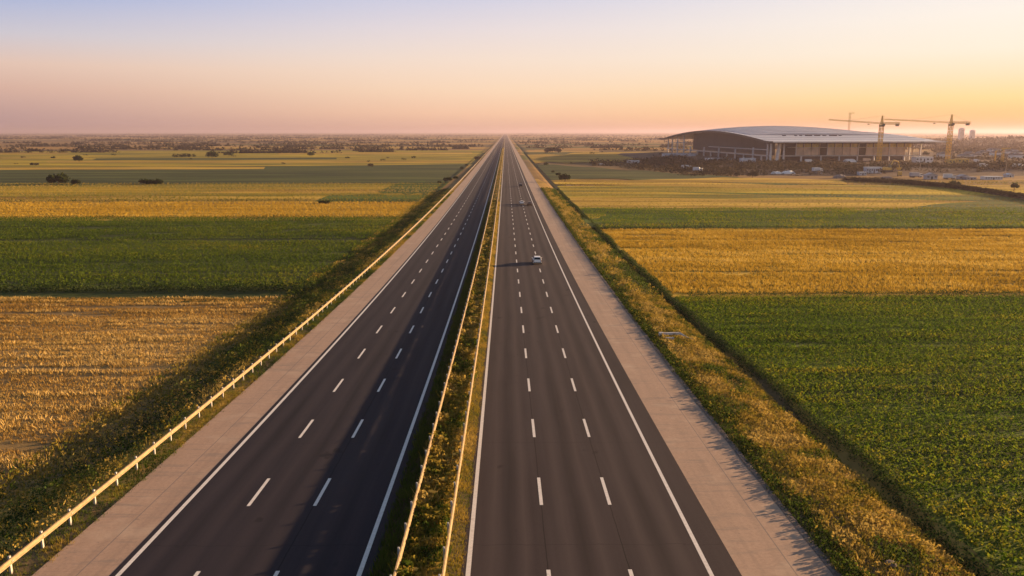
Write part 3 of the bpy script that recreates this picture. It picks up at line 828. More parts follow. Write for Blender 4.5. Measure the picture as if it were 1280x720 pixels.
# ------------------------------------------------------------------ building site ground
def site_mound():
    xs = np.linspace(60, 900, 90); ys = np.linspace(520, 1250, 50)
    def zf(X, Y):
        front = rowY(221) + .10 * np.abs(X - 250) * (X > 250) * 0
        up = np.clip((Y - (front + 5)) / 60, 0, 1) * np.clip((X - 120) / 90, 0, 1)
        back = 1 - np.clip((Y - 1100) / 120, 0, 1)
        n = fbm(X / 22, Y / 14, 71)
        return G(X, Y) - .6 + up * back * (1.6 + 2.6 * n)
    o = grid('site_ground', xs, ys, zf, S_SITE)
    return tag(o, 'rough dark earth of the building site', 'ground', kind='structure'), zf
_, SZ = site_mound()
def site_scrub():
    X, Y = jgrid(60, 640, 520, 1000, 3.0, 5)
    Zc = Y * math.cos(TH) + 28.9 * math.sin(TH); PX = 632 + X * F / Zc; PY = 165 + 28.9 / math.cos(TH) / Zc * F
    lower = np.interp(PX, [735, 745, 800, 830, 860, 960, 1060, 1130, 1280], [203, 206, 211, 215, 219.5, 219, 219, 216, 216])
    upper = np.interp(PX, [735, 745, 800, 850, 880, 960, 1130, 1280], [203, 202, 199.5, 197.5, 202, 206, 208.5, 207])
    t = fbm(X / 30, Y / 16, 75); t2 = fbm(X / 9, Y / 9, 78)
    m = (PY < lower + 2 * (t2 - .5)) & (PY > upper) & (.5 * t + .5 * t2 > .40)
    X, Y, t = X[m], Y[m], (.5 * t + .5 * t2)[m]
    S = (1.2 + 4.2 * (t - .38) * 2) * rng.uniform(.6, 1.3, len(X))
    T = [t_leafy(16, .42, .75, seed=300 + k) for k in range(5)]
    tag(scatter('site_scrub', np.stack([X, Y, SZ(X, Y) - .3], 1), S, rng.uniform(.05, .8, len(X)), T, M['tree_brown']),
        'dark brown scrub on the bank before the arched building', 'scrub', kind='stuff')
site_scrub()

# ------------------------------------------------------------------ arched station building
M['roof'] = simple('pale metal roofing', (.60, .58, .60), .4, .25, .08, .05)
M['roof_upper'] = simple('lilac grey metal roofing', (.44, .42, .47), .45, .25, .12, .05)
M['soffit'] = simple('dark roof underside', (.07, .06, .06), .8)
M['col'] = simple('pale concrete column', (.68, .64, .62), .8)
M['panel'] = simple('tan facade cladding', (.58, .42, .30), .75, 0, .3, .12)
M['glass'] = simple('facade glazing with painted amber light', (.62, .46, .14), .4, 0, .4, .3)  # amber of warm light on the panes is put into this base colour
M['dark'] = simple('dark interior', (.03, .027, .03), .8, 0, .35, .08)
M['slab'] = simple('pale concrete slab', (.48, .45, .44), .8)

def station():
    c0 = np.array([atd(963, 760), 760.0]); left = np.array([atd(834, 1118), 1118.0]); right = np.array([atd(1153, 772), 772.0])
    u = right - c0; LU = np.linalg.norm(u); u /= LU
    v = left - c0; LV = np.linalg.norm(v); v /= LV
    base = float(gz(800))
    root = empty('station_building', (c0[0], c0[1], base), 0,
                 'huge half finished building with a low arched pale roof', 'building')
    def P(a, b, z): q = u * a * LU + v * b * LV; return (q[0], q[1], z)
    EAVE = 20.6
    def zr(a, b):
        s = max(0.0, math.sin(math.pi * min(max(b, 0), 1)))
        return EAVE + 10.0 * s ** .9 * (1 - .12 * max(0, a - .5)) 
    def shell(name, a0, a1, b0, b1, zf, thick, mat, na=26, nb=40):
        V = []; Fc = []
        for k in range(2):
            for j in range(nb + 1):
                for i in range(na + 1):
                    a = a0 + (a1 - a0) * i / na; b = b0 + (b1 - b0) * j / nb
                    V.append(P(a, b, zf(a, b) - k * thick))
        n = (na + 1) * (nb + 1)
        idx = lambda i, j, k: k * n + j * (na + 1) + i
        for j in range(nb):
            for i in range(na):
                Fc.append((idx(i, j, 0), idx(i + 1, j, 0), idx(i + 1, j + 1, 0), idx(i, j + 1, 0)))
                Fc.append((idx(i, j, 1), idx(i, j + 1, 1), idx(i + 1, j + 1, 1), idx(i + 1, j, 1)))
        for i in range(na):
            Fc.append((idx(i, 0, 0), idx(i, 0, 1), idx(i + 1, 0, 1), idx(i + 1, 0, 0))); Fc.append((idx(i, nb, 0), idx(i + 1, nb, 0), idx(i + 1, nb, 1), idx(i, nb, 1)))
        for j in range(nb):
            Fc.append((idx(0, j, 0), idx(0, j + 1, 0), idx(0, j + 1, 1), idx(0, j, 1))); Fc.append((idx(na, j, 0), idx(na, j, 1), idx(na, j + 1, 1), idx(na, j + 1, 0)))
        return np_mesh(name, np.array(V), np.array(Fc), mat, root, smooth=False)
    r = shell('roof', -.03, 1.10, -.045, 1.07, zr, 1.1, M['roof'])
    def zu(a, b):
        p = (a - .02) / .98
        e = max(0, math.sin(math.pi * min(max(p, 0), 1))) ** .75
        bb = (b - .16) / .70; f = max(0, math.sin(math.pi * min(max(bb, 0), 1))) ** .6
        return zr(a, b) + .25 + 4.8 * e * f
    for k in range(24):
        b = .0 + k / 23
        m_ = MB()
        for i in range(12):
            a0 = -.02 + 1.1 * i / 12; a1 = -.02 + 1.1 * (i + 1) / 12
            m_.tube(P(a0, b, zr(a0, b) + .1), P(a1, b, zr(a1, b) + .1), .35, .35, 4)
        m_.build('roof_rib', M['roof_upper'], root)
    for k in range(18):
        b = .18 + .66 * k / 17
        m_ = MB()
        for i in range(14):
            a0 = .04 + .92 * i / 14; a1 = .04 + .92 * (i + 1) / 14
            m_.tube(P(a0, b, zu(a0, b) + .1), P(a1, b, zu(a1, b) + .1), .4, .4, 4)
        m_.build('roof_rib', M['roof'], root)
    ru = shell('upper_roof', .03, .98, .17, .85, zu, .5, M['roof_upper'])
    s = MB()
    for a, w in ((.22, 3), (.30, 2), (.335, 2), (.39, 6), (.45, 5), (.50, 3), (.56, 7), (.61, 2)):
        q = P(a, .135, zr(a, .135) + .3); s.box(q[0], q[1], q[2], w, 3, .7 + .1 * w)
    s.build('roof_light', M['dark'], root)
    # fascia under the near eave
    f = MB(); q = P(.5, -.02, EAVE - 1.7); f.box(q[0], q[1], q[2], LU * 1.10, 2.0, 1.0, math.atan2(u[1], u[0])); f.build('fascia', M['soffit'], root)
    ang = math.atan2(u[1], u[0]); angv = math.atan2(v[1], v[0])
    # long near facade, bay by bay
    bays = 16
    def quad(name, a0, a1, z0, z1, mat, dep=.6, off=0.0):
        m_ = MB(); q = P((a0 + a1) / 2, 0, (z0 + z1) / 2)
        m_.box(q[0] - off * math.sin(ang) * -1 * 0, q[1] + off, q[2], (a1 - a0) * LU, dep, z1 - z0, ang); return m_.build(name, mat, root)
    for k in range(bays):
        a0 = .165 + (.985 - .165) * k / bays; a1 = .165 + (.985 - .165) * (k + 1) / bays
        if k in (3,): continue
        if k == 8: continue
        if k < 14: quad('cladding_panel', a0 + .002, a1 - .002, 7.6, 14.6, M['panel'], .6, .5 + .25 * ((k * 7) % 3))
        if k < 15: quad('window', a0 + .004, a1 - .004, 14.9, 18.7, M['glass'], .3, 1.2)
    # mullion columns, each standing proud of the facade
    for k in range(bays + 1):
        a = .165 + (.985 - .165) * k / bays
        q = P(a, 0, 0); m_ = MB().box(q[0], q[1] - .3, 13.2, .5, .9, 11.0, ang); m_.build('mullion', M['panel'] if k % 4 else M['col'], root)
    m_ = MB(); q = P(.53, 0, 7.0); m_.box(q[0], q[1] - .4, q[2], LU * .93, 3.0, .8, ang); m_.build('floor_slab', M['slab'], root)
    m_ = MB(); q = P(.55, 0, 14.75); m_.box(q[0], q[1] + .1, q[2], LU * .88, 1.4, .28, ang); m_.build('transom', M['col'], root)
    # recessed dark wall behind facade, and ground floor wall
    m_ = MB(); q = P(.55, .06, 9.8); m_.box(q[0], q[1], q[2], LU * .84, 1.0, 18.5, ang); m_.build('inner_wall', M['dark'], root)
    for a, w, lean in ((.0, 2.0, 0), (.055, 3.0, -2.2), (.085, 1.7, 0), (.20, 1.7, 0), (.33, 1.4, 0), (.45, 1.5, 0), (.57, 1.4, 0), (.68, 1.5, 0), (.78, 1.4, 0), (.88, 1.5, 0), (.985, 1.6, 0)):
        q = P(a, 0, 0); top = 19.5 if a < .1 or a > .95 else 6.6
        m_ = MB(); m_.tube((q[0] + lean, q[1] - .8, -1), (q[0], q[1] - .8, top), w * .55, w * .45, 8); m_.build('column', M['col'], root)
    # far end wall (right) and back wall
    m_ = MB(); q = P(.985, .5, 9.5)
    # gable side (left face) : open arch, deck slab, columns, dark infill
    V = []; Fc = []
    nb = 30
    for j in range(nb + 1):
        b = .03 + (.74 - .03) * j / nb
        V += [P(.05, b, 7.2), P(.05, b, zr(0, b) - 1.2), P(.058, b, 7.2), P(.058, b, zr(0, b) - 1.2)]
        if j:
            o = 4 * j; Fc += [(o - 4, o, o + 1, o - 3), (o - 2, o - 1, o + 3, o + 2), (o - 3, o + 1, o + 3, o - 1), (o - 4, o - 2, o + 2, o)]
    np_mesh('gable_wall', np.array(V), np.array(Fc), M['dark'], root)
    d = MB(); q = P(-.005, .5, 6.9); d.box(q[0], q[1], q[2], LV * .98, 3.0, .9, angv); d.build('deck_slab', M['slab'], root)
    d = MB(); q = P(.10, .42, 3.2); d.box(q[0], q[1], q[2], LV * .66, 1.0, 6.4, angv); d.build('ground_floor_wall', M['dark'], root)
    bb = [.02, .06, .12, .19, .26, .33, .405, .48, .55, .62, .70, .78, .86, .93, .985]
    for k, b in enumerate(bb):
        q = P(0, b, 0); top = 6.5 if k in (1, 3, 5, 7, 9) else 11.5
        if b > .74 or b < .03: top = zr(0, b) - 1.2
        if k == 2: top = 14
        m_ = MB(); m_.tube((q[0], q[1], -1.5), (q[0], q[1], top), .95, .8, 8); m_.build('column', M['col'], root)
    for b0, b1, z in ((.74, .985, 15.5), (.02, .5, 12.5)):
        q0, q1 = P(-.004, b0, z), P(-.004, b1, z); m_ = MB(); m_.tube(q0, q1, .35, .35, 6); m_.build('beam', M['col'], root)
    # roof end face trim
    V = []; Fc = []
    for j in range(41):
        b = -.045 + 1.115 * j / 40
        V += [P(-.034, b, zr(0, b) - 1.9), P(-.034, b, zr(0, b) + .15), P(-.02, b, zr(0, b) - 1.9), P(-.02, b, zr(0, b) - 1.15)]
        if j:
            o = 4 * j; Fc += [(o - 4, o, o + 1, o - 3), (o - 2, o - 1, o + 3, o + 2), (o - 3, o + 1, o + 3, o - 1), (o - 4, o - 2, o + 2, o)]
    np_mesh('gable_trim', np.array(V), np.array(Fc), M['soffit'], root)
    # right end frame
    for b in (.06, .14, .24):
        q = P(1.0, b, 0); m_ = MB(); m_.tube((q[0], q[1], -1), (q[0], q[1], zr(1, b) - 1.2), .8, .8, 8); m_.build('column', M['col'], root)
    return root
station()

# ------------------------------------------------------------------ tower cranes
M['crane'] = simple('yellow crane paint', (.58, .38, .06), .55, 0, .15, .3)
M['crane_dark'] = simple('dark crane cab', (.10, .10, .06), .5)
M['weight'] = simple('concrete counterweight', (.22, .18, .16), .9)
def lattice(mb, a, b, w, n, r, wb=None):
    a = np.array(a, float); b = np.array(b, float); d = b - a; L = np.linalg.norm(d); d /= L
    s = np.cross(d, (0, 0, 1)) if abs(d[2]) < .9 else np.array((1., 0, 0)); s /= np.linalg.norm(s); t = np.cross(s, d)
    wb = wb or w
    cs = lambda k: [a + d * L * k / n + (s * i + t * j) * (w + (wb - w) * k / n) / 2 for i, j in ((-1, -1), (1, -1), (1, 1), (-1, 1))]
    for q in range(4): mb.tube(cs(0)[q], cs(n)[q], r, r, 4)
    for k in range(n):
        A, B = cs(k), cs(k + 1)
        for q in range(4):
            mb.tube(A[q], B[(q + 1) % 4] if k % 2 else A[(q + 1) % 4] * 0 + B[(q + 1) % 4], r * .6, r * .6, 4)
            mb.tube(A[(q + 1) % 4], B[q], r * .5, r * .5, 4)

def crane(pxb, pyb, Y, py_cab, py_apex, jib_px, jib_py, cj_px, label, mast_w=2.6, thin=.16):
    x = atd(pxb, Y)
    root = empty('tower_crane', (x, Y, float(gz(Y))), 0, label, 'crane', 'tower cranes on the building site')
    hc = hgt(py_cab, Y); ha = hgt(py_apex, Y)
    m = MB(); lattice(m, (0, 0, -2), (0, 0, hc), mast_w, max(8, int(hc / mast_w)), thin * 1.3); m.build('mast', M['crane'], root)
    m = MB(); lattice(m, (0, 0, hc), (0, 0, ha), mast_w * .7, 5, thin, mast_w * .15); m.build('tower_head', M['crane'], root)
    c = MB().box(0, 0, hc - 1.6, mast_w * 1.1, mast_w * 1.1, 1.4, 0, 1.0); c.box(.9, -mast_w * .75, hc - .8, 1.8, 1.8, 2.2, 0, .85)
    c.build('cab', M['crane_dark'], root, bevel=.08)
    jx = atd(jib_px, Y) - x; jz = hgt(jib_py, Y)
    m = MB(); lattice(m, (0, 0, hc + .6), (jx, 0, jz), 1.2, 26, thin * .6, .8); j = m.build('jib', M['crane'], root)
    cx = atd(cj_px, Y) - x
    m = MB(); lattice(m, (0, 0, hc + .6), (cx, 0, hc + .5), 1.6, 7, thin * 1.1); m.build('counter_jib', M['crane'], root)
    MB().box(cx * .86, 0, hc - .8, abs(cx) * .16, 1.8, 2.2).build('counterweight', M['weight'], root, bevel=.05)
    m = MB(); m.tube((0, 0, ha), (jx * .6, 0, hc + .6 + (jz - hc - .6) * .6 + .7), .06, .06, 4); m.tube((0, 0, ha), (cx * .9, 0, hc + 1.3), .06, .06, 4)
    m.build('tie_rope', M['crane_dark'], root)
    MB().box(jx * .25, 0, hc - .2, 1.4, 1.2, .8).build('trolley', M['crane_dark'], root, bevel=.05)
    return root
crane(1099.5, 209, 735, 155, 144.5, 1033, 149.5, 1122, 'yellow tower crane standing before the arched building', 2.9, .2)
crane(1186, 208, 745, 154, 143, 1102, 149, 1210, 'yellow tower crane right of the arched building', 2.9, .2)
def bare_mast(px, pyb, pyt, arm, label, w=1.8, Y=None, name='lattice_mast'):
    Y = Y or rowY(pyb); x = atd(px, Y); h = hgt(pyt, Y)
    root = empty(name, (x, Y, float(gz(Y))), 0, label, 'mast')
    m = MB(); lattice(m, (0, 0, -2), (0, 0, h), w, 14, .11); m.build('mast', M['crane'], root)
    m = MB(); lattice(m, (-.3 * arm, 0, h), (arm, 0, h + .4), w * .6, 5, .12); m.build('arm', M['crane'], root)
bare_mast(1060.3, 180, 141.5, 6.5, 'thin crane mast rising behind the arched roof', 2.2, 1250)
bare_mast(1245.5, 208, 189, 1.5, 'slim yellow mast, left one of two at the right edge', .9)
bare_mast(1254.5, 211, 186, 6, 'thicker yellow mast with a short arm at the right edge', 1.4)
def pole(px, pyb, pyt, label):
    x, Y = at(px, pyb); h = hgt(pyt, Y)
    root = empty('lamp_pole', (x, Y, float(gz(Y))), 0, label, 'pole')
    MB().tube((0, 0, -2), (0, 0, h), .22, .12, 8).build('pole', M['weight'], root)
    MB().box(0, 0, h + .25, 1.8, .6, .35).build('lamp_head', M['weight'], root, bevel=.05)
pole(1151, 219, 178, 'tall slim light pole at the right end of the arched building')
pole(1150 + 109, 222, 196, 'slim pole beside the thicker yellow mast')

# ------------------------------------------------------------------ site cabins, sheds, machines
M['shed_blue'] = simple('blue white sheet metal', (.50, .54, .60), .5, .1, .12, .4)
M['shed_white'] = simple('white sheet metal', (.72, .70, .68), .5, 0, .1, .4)
M['shed_grey'] = simple('grey sheet metal', (.34, .34, .38), .5, .1, .12, .4)
M['yellow'] = simple('yellow painted steel', (.60, .38, .07), .5, 0, .12, .5)
M['door'] = simple('dark opening', (.05, .045, .045), .7)
def cabin(px, py, wpx, hpx, mat, label, name='site_cabin', gable=False, cat='cabin', roofmat=None, nwin=3, off=0.0, ridge=.35):
    x, Y = at(px, py, off); sc = (Y * math.cos(TH) + 28 * math.sin(TH)) / F
    W, Hh = wpx * sc, hpx * sc; D = max(4, min(12, W * .5)); Y += D / 2
    z = float(SZ(np.array(x), np.array(Y))) if (130 < x < 880 and 540 < Y < 1200) else float(G(x, Y))
    root = empty(name, (x, Y, z), 0, label, cat)
    wall = Hh * (.62 if gable else .9)
    MB().box(0, 0, wall / 2 - .4, W, D, wall + .8).build('wall', mat, root, bevel=.03)
    if gable:
        m = MB().prism([(-W / 2 - .3, wall), (0, Hh), (W / 2 + .3, wall), (W / 2 + .3, wall - .2), (0, Hh - .3), (-W / 2 - .3, wall - .2)], -D / 2 - .4, D / 2 + .4)
        m.prism([(-W / 2, wall - .1), (W / 2, wall - .1), (0, Hh - .28)], -D / 2 + .02, D / 2 - .02)
    else:
        m = MB().box(0, 0, wall + Hh * .05, W + .5, D + .5, Hh * .1)
    m.build('roof', roofmat or mat, root)
    for k in range(nwin):
        xx = (k + .5) / nwin * W - W / 2
        if k == nwin // 2: MB().box(xx, -D / 2 - .02, wall * .36, min(1.2, W / nwin * .5), .1, wall * .72).build('door', M['door'], root)
        else: MB().box(xx, -D / 2 - .02, wall * .6, min(1.8, W / nwin * .55), .1, wall * .3).build('window', M['door'], root)
    return root
cabin(1094, 217.5, 19, 7.5, M['shed_blue'], 'large blue white site cabin block below the left crane', nwin=7)
cabin(1080, 219, 9, 4, M['shed_blue'], 'low blue white cabin left of the large cabin block', nwin=3)
cabin(1167, 223.5, 14, 8, M['shed_grey'], 'small grey gabled shed by the dirt road', gable=True, name='shed', cat='shed')
cabin(1207.5, 223.5, 12, 6, M['shed_grey'], 'grey gabled shed beside a flat roofed one', gable=True, name='shed', cat='shed')
cabin(1217, 224, 12, 3.4, M['shed_grey'], 'low flat roofed grey shed beside the gabled one', name='shed', cat='shed')
cabin(1245, 224, 22, 4, M['shed_blue'], 'long pale shed with a row of openings at the right', name='shed', cat='shed', nwin=7)
cabin(1266, 221, 9, 5, M['shed_blue'], 'small pale shed by the leaning tree', gable=True, name='shed', cat='shed')
cabin(1157, 206, 22, 6.5, M['shed_white'], 'long white low building behind the light pole', name='low_building', cat='building', nwin=5)
cabin(1206, 207, 14, 5.5, M['yellow'], 'yellow container right of the right crane', name='container', cat='container', nwin=3)
cabin(1192, 207.3, 9, 5, M['yellow'], 'small yellow container at the foot of the right crane', name='container', cat='container', nwin=2)
cabin(792, 203.5, 15, 3.4, M['shed_blue'], 'pale shed left of the arched building', name='shed', cat='shed', nwin=3)
cabin(752, 206, 9, 1.8, M['shed_white'], 'tiny white shed farthest left by the dark scrub', name='shed', cat='shed', nwin=2)
cabin(850, 197, 40, 3.2, M['shed_blue'], 'long pale hoarding wall under the left end of the arched building', name='hoarding', cat='wall', nwin=1)
cabin(900, 203, 30, 3.5, M['shed_blue'], 'pale hoarding wall before the middle of the arched side', name='hoarding', cat='wall', nwin=1)
cabin(936, 206, 18, 5, M['shed_blue'], 'pale hoarding wall at the near corner of the arched building', name='hoarding', cat='wall', nwin=1)
cabin(1224, 205, 5, 3.5, M['shed_white'], 'tiny white house right of the yellow container', gable=True, name='house', cat='house', nwin=1)

def tarp(px, py, wpx, hpx, mat, label, name='tarp_pile', cat='tarp'):
    x, Y = at(px, py); sc = (Y * math.cos(TH) + 28 * math.sin(TH)) / F; W, Hh = wpx * sc, hpx * sc
    n = 14; xs = np.linspace(-1, 1, n); X, Yg = np.meshgrid(xs, xs); r2 = np.clip(1 - X ** 4, 0, 1) * np.clip(1 - Yg ** 2, 0, 1)
    Z = Hh * r2 ** .5 * (.55 + .6 * fbm(X * 3 + px, Yg * 3, 5))
    V = np.stack([X.ravel() * W / 2, Yg.ravel() * min(W, 8) / 2, Z.ravel() - .3], 1)
    i, j = np.meshgrid(np.arange(n - 1), np.arange(n - 1)); a = (j * n + i).ravel()
    zz = float(SZ(np.array(x), np.array(Y)))
    o = np_mesh(name, V, np.stack([a, a + 1, a + n + 1, a + n], 1), mat); o.location = (x, Y, max(zz, float(gz(Y)) - .3) + .2)
    tag(o, label, cat)
tarp(971, 217.5, 11, 3.5, M['shed_white'], 'left one of two white tarp covered piles by the scrub')
tarp(986, 217.5, 15, 4.2, M['shed_white'], 'right one of two white tarp covered piles by the scrub')
tarp(1051, 222, 14, 5, M['weight'], 'grey rubble heap left of the cabins', 'rubble_heap', 'rubble')
tarp(1024, 218, 9, 4, M['weight'], 'small pale heap among the dark scrub', 'rubble_heap', 'rubble')
tarp(1063, 205, 15, 4.5, M['shed_white'], 'pale sand heap before the long facade', 'sand_heap', 'sand')
tarp(1038, 203.5, 13, 3.6, S_BARE, 'tan sand heap before the long facade', 'sand_heap', 'sand')
tarp(1110, 222, 12, 2.5, M['weight'], 'flat grey heap below the yellow digger', 'rubble_heap', 'rubble')

def truck(px, py, label, mat, rz=0.0, L=8.0):
    x, Y = at(px, py); z = float(SZ(np.array(x), np.array(Y)))
    root = empty('site_truck', (x, Y, max(z, float(gz(Y)) - .4) + .1), rz, label, 'truck', 'trucks parked on the building site')
    MB().box(-.8, 0, 2.1, L * .7, 2.4, 2.4).build('box_body', mat, root, bevel=.05)
    MB().box(L * .5 - .6, 0, 1.6, 2.0, 2.3, 2.0, 0, .88).build('cab', M['shed_white'], root, bevel=.08)
    MB().box(L * .5 - .45, 0, 2.05, 1.75, 2.34, .6, 0, .96).build('windscreen', M['car_glass'], root)
    MB().box(0, 0, .75, L, 1.4, .35).build('chassis', M['door'], root)
    for xx in (-L * .32, -L * .2, L * .4):
        for yy in (-1, 1): MB().tube((xx, yy * .85, .5), (xx, yy * 1.2, .5), .5, .5, 14).build('wheel', M['tyre'], root)
M['car_glass'] = simple('tinted car glass', (.02, .025, .03), .08, 0, .1, 1)
M['tyre'] = simple('tyre rubber', (.02, .02, .02), .85)
truck(858, 211.5, 'pale truck in the scrub below the left end of the arched building', M['shed_blue'], .2)
truck(872, 214.5, 'blue white truck lowest in the left scrub', M['shed_blue'], -.4, 7)
truck(1012, 206, 'white truck before the long facade, left of the sand heaps', M['shed_white'], .1)
truck(1085, 205, 'tan truck before the long facade, right of the sand heaps', M['panel'], -.1)
truck(1022, 217, 'pale truck low in the scrub before the facade', M['shed_blue'], .3)
truck(1126, 220, 'small tan truck right of the yellow excavator', M['yellow'], 1.2, 6)
truck(1146, 221.5, 'grey truck beside the tall light pole', M['shed_grey'], .1)
truck(1188, 223.5, 'pale truck between the two gabled grey sheds', M['shed_blue'], 0, 7)
truck(1230, 213, 'white truck on the rough ground left of the yellow masts', M['shed_white'], .2)
truck(1275, 214, 'white truck at the far right edge', M['shed_white'], -.2)
def digger(px, py, label, s=1.0):
    x, Y = at(px, py); z = float(SZ(np.array(x), np.array(Y)))
    root = empty('excavator', (x, Y, z + .2), .3, label, 'excavator'); root.scale = (s, s, s)
    t = MB()
    for sd in (-1.1, 1.1): t.prism([(-2.2, .2), (-1.8, 0), (1.8, 0), (2.2, .2), (2.2, .7), (1.8, .95), (-1.8, .95), (-2.2, .7)], sd - .3, sd + .3)
    t.build('tracks', M['door'], root)
    MB().box(-.3, 0, 1.6, 3.4, 2.5, 1.2).build('body', M['yellow'], root, bevel=.1)
    MB().box(.7, -.7, 2.6, 1.3, 1.1, 1.6, 0, .9).build('cab', M['crane_dark'], root, bevel=.08)
    m = MB(); m.tube((1.2, .3, 1.8), (3.6, .3, 5.2), .32, .28, 6); m.tube((3.6, .3, 5.2), (6.3, .3, 4.4), .28, .22, 6); m.build('boom', M['yellow'], root)
    m = MB(); m.tube((6.3, .3, 4.4), (7.0, .3, 2.0), .22, .18, 6); m.box(6.8, .3, 1.5, 1.1, 1.3, 1.1, 0, 1.3); m.build('bucket', M['yellow'], root)
digger(1110, 217, 'yellow excavator right of the large cabin block', 1.6)

# two distant towers
def tower(px, Y, wpx, pyt, label):
    x = atd(px, Y); h = hgt(pyt, Y); W = wpx * Y / F
    root = empty('tower_block', (x, Y, float(gz(Y))), 0, label, 'building')
    n = 11; b = MB()
    for k in range(n): b.box(0, 0, (k + .5) * h / n, W * (1.0 if k % 2 else .88), W * .8, h / n * .98)
    b.build('wall', M['col'], root)
    MB().box(0, 0, h + .8, W * .7, W * .5, 2.2, 0, .7).build('roof', M['col'], root)
    for k in range(n - 1):
        for i in (-1, 0, 1): MB().box(i * W * .28, -W * .41, (k + .55) * h / n, W * .16, .5, h / n * .5).build('window', M['dark'], root)
tower(1203, 2600, 5.5, 160.5, 'left one of two hazy tower blocks on the horizon')
tower(1217, 2700, 5, 163, 'right one of two hazy tower blocks on the horizon')

# low hazy houses beyond the cranes
r = np.random.default_rng(5)
for k in range(16):
    px = 1172 + r.uniform(0, 108); py = r.uniform(190, 200)
    x, Y = at(px, py); W = r.uniform(8, 18); D = 8; h = r.uniform(3, 6)
    root = empty('house', (x, Y, float(G(x, Y))), r.uniform(-.5, .5), 'small hazy low house in the scattered houses beyond the cranes', 'house', 'scattered houses beyond the cranes')
    MB().box(0, 0, h / 2 - .3, W, D, h + .6).build('wall', M['shed_white'] if k % 2 else M['col'], root)
    MB().prism([(-W / 2 - .4, h), (0, h + 2.2), (W / 2 + .4, h)], -D / 2 - .4, D / 2 + .4).build('roof', M['weight'], root)

# low wooded rise and thick scrub far right, beyond the cranes
def rise():
    xs = np.linspace(700, 2600, 50); ys = np.linspace(1500, 2500, 24)
    def zf(X, Y): return G(X, Y) - .8 + 17 * np.exp(-((X - 1450) / 420) ** 2 - ((Y - 2000) / 260) ** 2) * (.75 + .5 * fbm(X / 140, Y / 120, 81))
    tag(grid('hill', xs, ys, zf, S_SITE), 'low wooded rise on the right horizon', 'hill', kind='structure')
    r = np.random.default_rng(17); n = 2600
    X = r.uniform(800, 2200, n); Y = r.uniform(1600, 2300, n); m = fbm(X / 60, Y / 50, 83) > .42; X, Y = X[m], Y[m]
    T = [t_leafy(14, .5, .75, seed=400 + k) for k in range(4)]
    tag(scatter('hill_woodland', np.stack([X, Y, zf(X, Y) - .3], 1), r.uniform(4, 9, len(X)), r.uniform(.05, .7, len(X)), T, M['tree_brown']), 'hazy brown woods on the low rise at the right horizon', 'woodland', kind='stuff')
    n = 4200; Y = np.exp(r.uniform(math.log(760), math.log(1700), n)); X = Y * r.uniform(.53, .80, n)
    m = (fbm(X / 50, Y / 26, 86) > .47); X, Y = X[m], Y[m]
    tag(scatter('site_woodland', np.stack([X, Y, G(X, Y) - .3], 1), r.uniform(1.6, 5.5, len(X)), r.uniform(.05, .8, len(X)), T, M['tree_brown']), 'brown thickets between the scattered houses beyond the cranes', 'woodland', kind='stuff')
rise()
# dirt track curving in from the right edge, on a low bank
def track():
    pts = [(1060, 226), (1120, 229), (1160, 232.5), (1200, 237), (1240, 243), (1290, 251), (1400, 268)]
    ctr = [at(*p, -.4) for p in pts]
    V = []; Fc = []; V2 = []; n = 0
    P = []
    for k in range(len(ctr) - 1):
        for t in np.linspace(0, 1, 6, endpoint=False): P.append((ctr[k][0] * (1 - t) + ctr[k + 1][0] * t, ctr[k][1] * (1 - t) + ctr[k + 1][1] * t))
    prof = [(-9, -.3), (-5, 1.0), (-2.5, 1.3), (2.5, 1.3), (5, 1.0), (9, -.3)]
    for x, y in P:
        b = len(V)
        for o, h in prof: V.append((x, y + o, float(G(x, y + o)) + h))
        if b:
            for i in range(5): Fc.append((b - 6 + i, b - 5 + i, b + 1 + i, b + i))
    o = np_mesh('dirt_track', np.array(V), np.array(Fc), S_BARE, smooth=True)
    tag(o, 'raised dirt track curving in from the right edge', 'track', kind='structure')
    Q = np.array(P); Xs = []; 
    idx = rng.integers(0, len(Q) - 1, 5200); f = rng.random(5200)[:, None]
    C = Q[idx] * (1 - f) + Q[idx + 1] * f; off = rng.choice([-1, 1], 5200, p=[.72, .28]) * rng.uniform(3.4, 8.5, 5200)
    X = C[:, 0]; Y = C[:, 1] + off; Z = G(X, Y) + np.interp(off, [p[0] for p in prof], [p[1] for p in prof])
    tag(scatter('track_scrub', np.stack([X, Y, Z - .1], 1), rng.uniform(.8, 2.0, len(X)), rng.uniform(0, .6, len(X)), LFB, M['tree_brown']),
        'dark scrub on the banks of the dirt track', 'scrub', kind='stuff')
track()
# track and dry patch near the verge tree on the right
x0, y0 = at(715, 229); x1, y1 = at(735, 243)
V = []; Fc = []
for k, (px, py, w) in enumerate([(706, 229, 1), (714, 233.5, 2), (722, 238, 2.5), (730, 242, 3), (738, 244.5, 1)]):
    x, y = at(px, py, -.45); V += [(x - w, y, float(G(x, y)) + .09), (x + w, y, float(G(x, y)) + .09)]
    if k: b = len(V); Fc.append((b - 4, b - 3, b - 1, b - 2))
tag(np_mesh('dirt_path', np.array(V), np.array(Fc), S_BARE), 'bare dirt path below the verge tree', 'path', kind='structure')

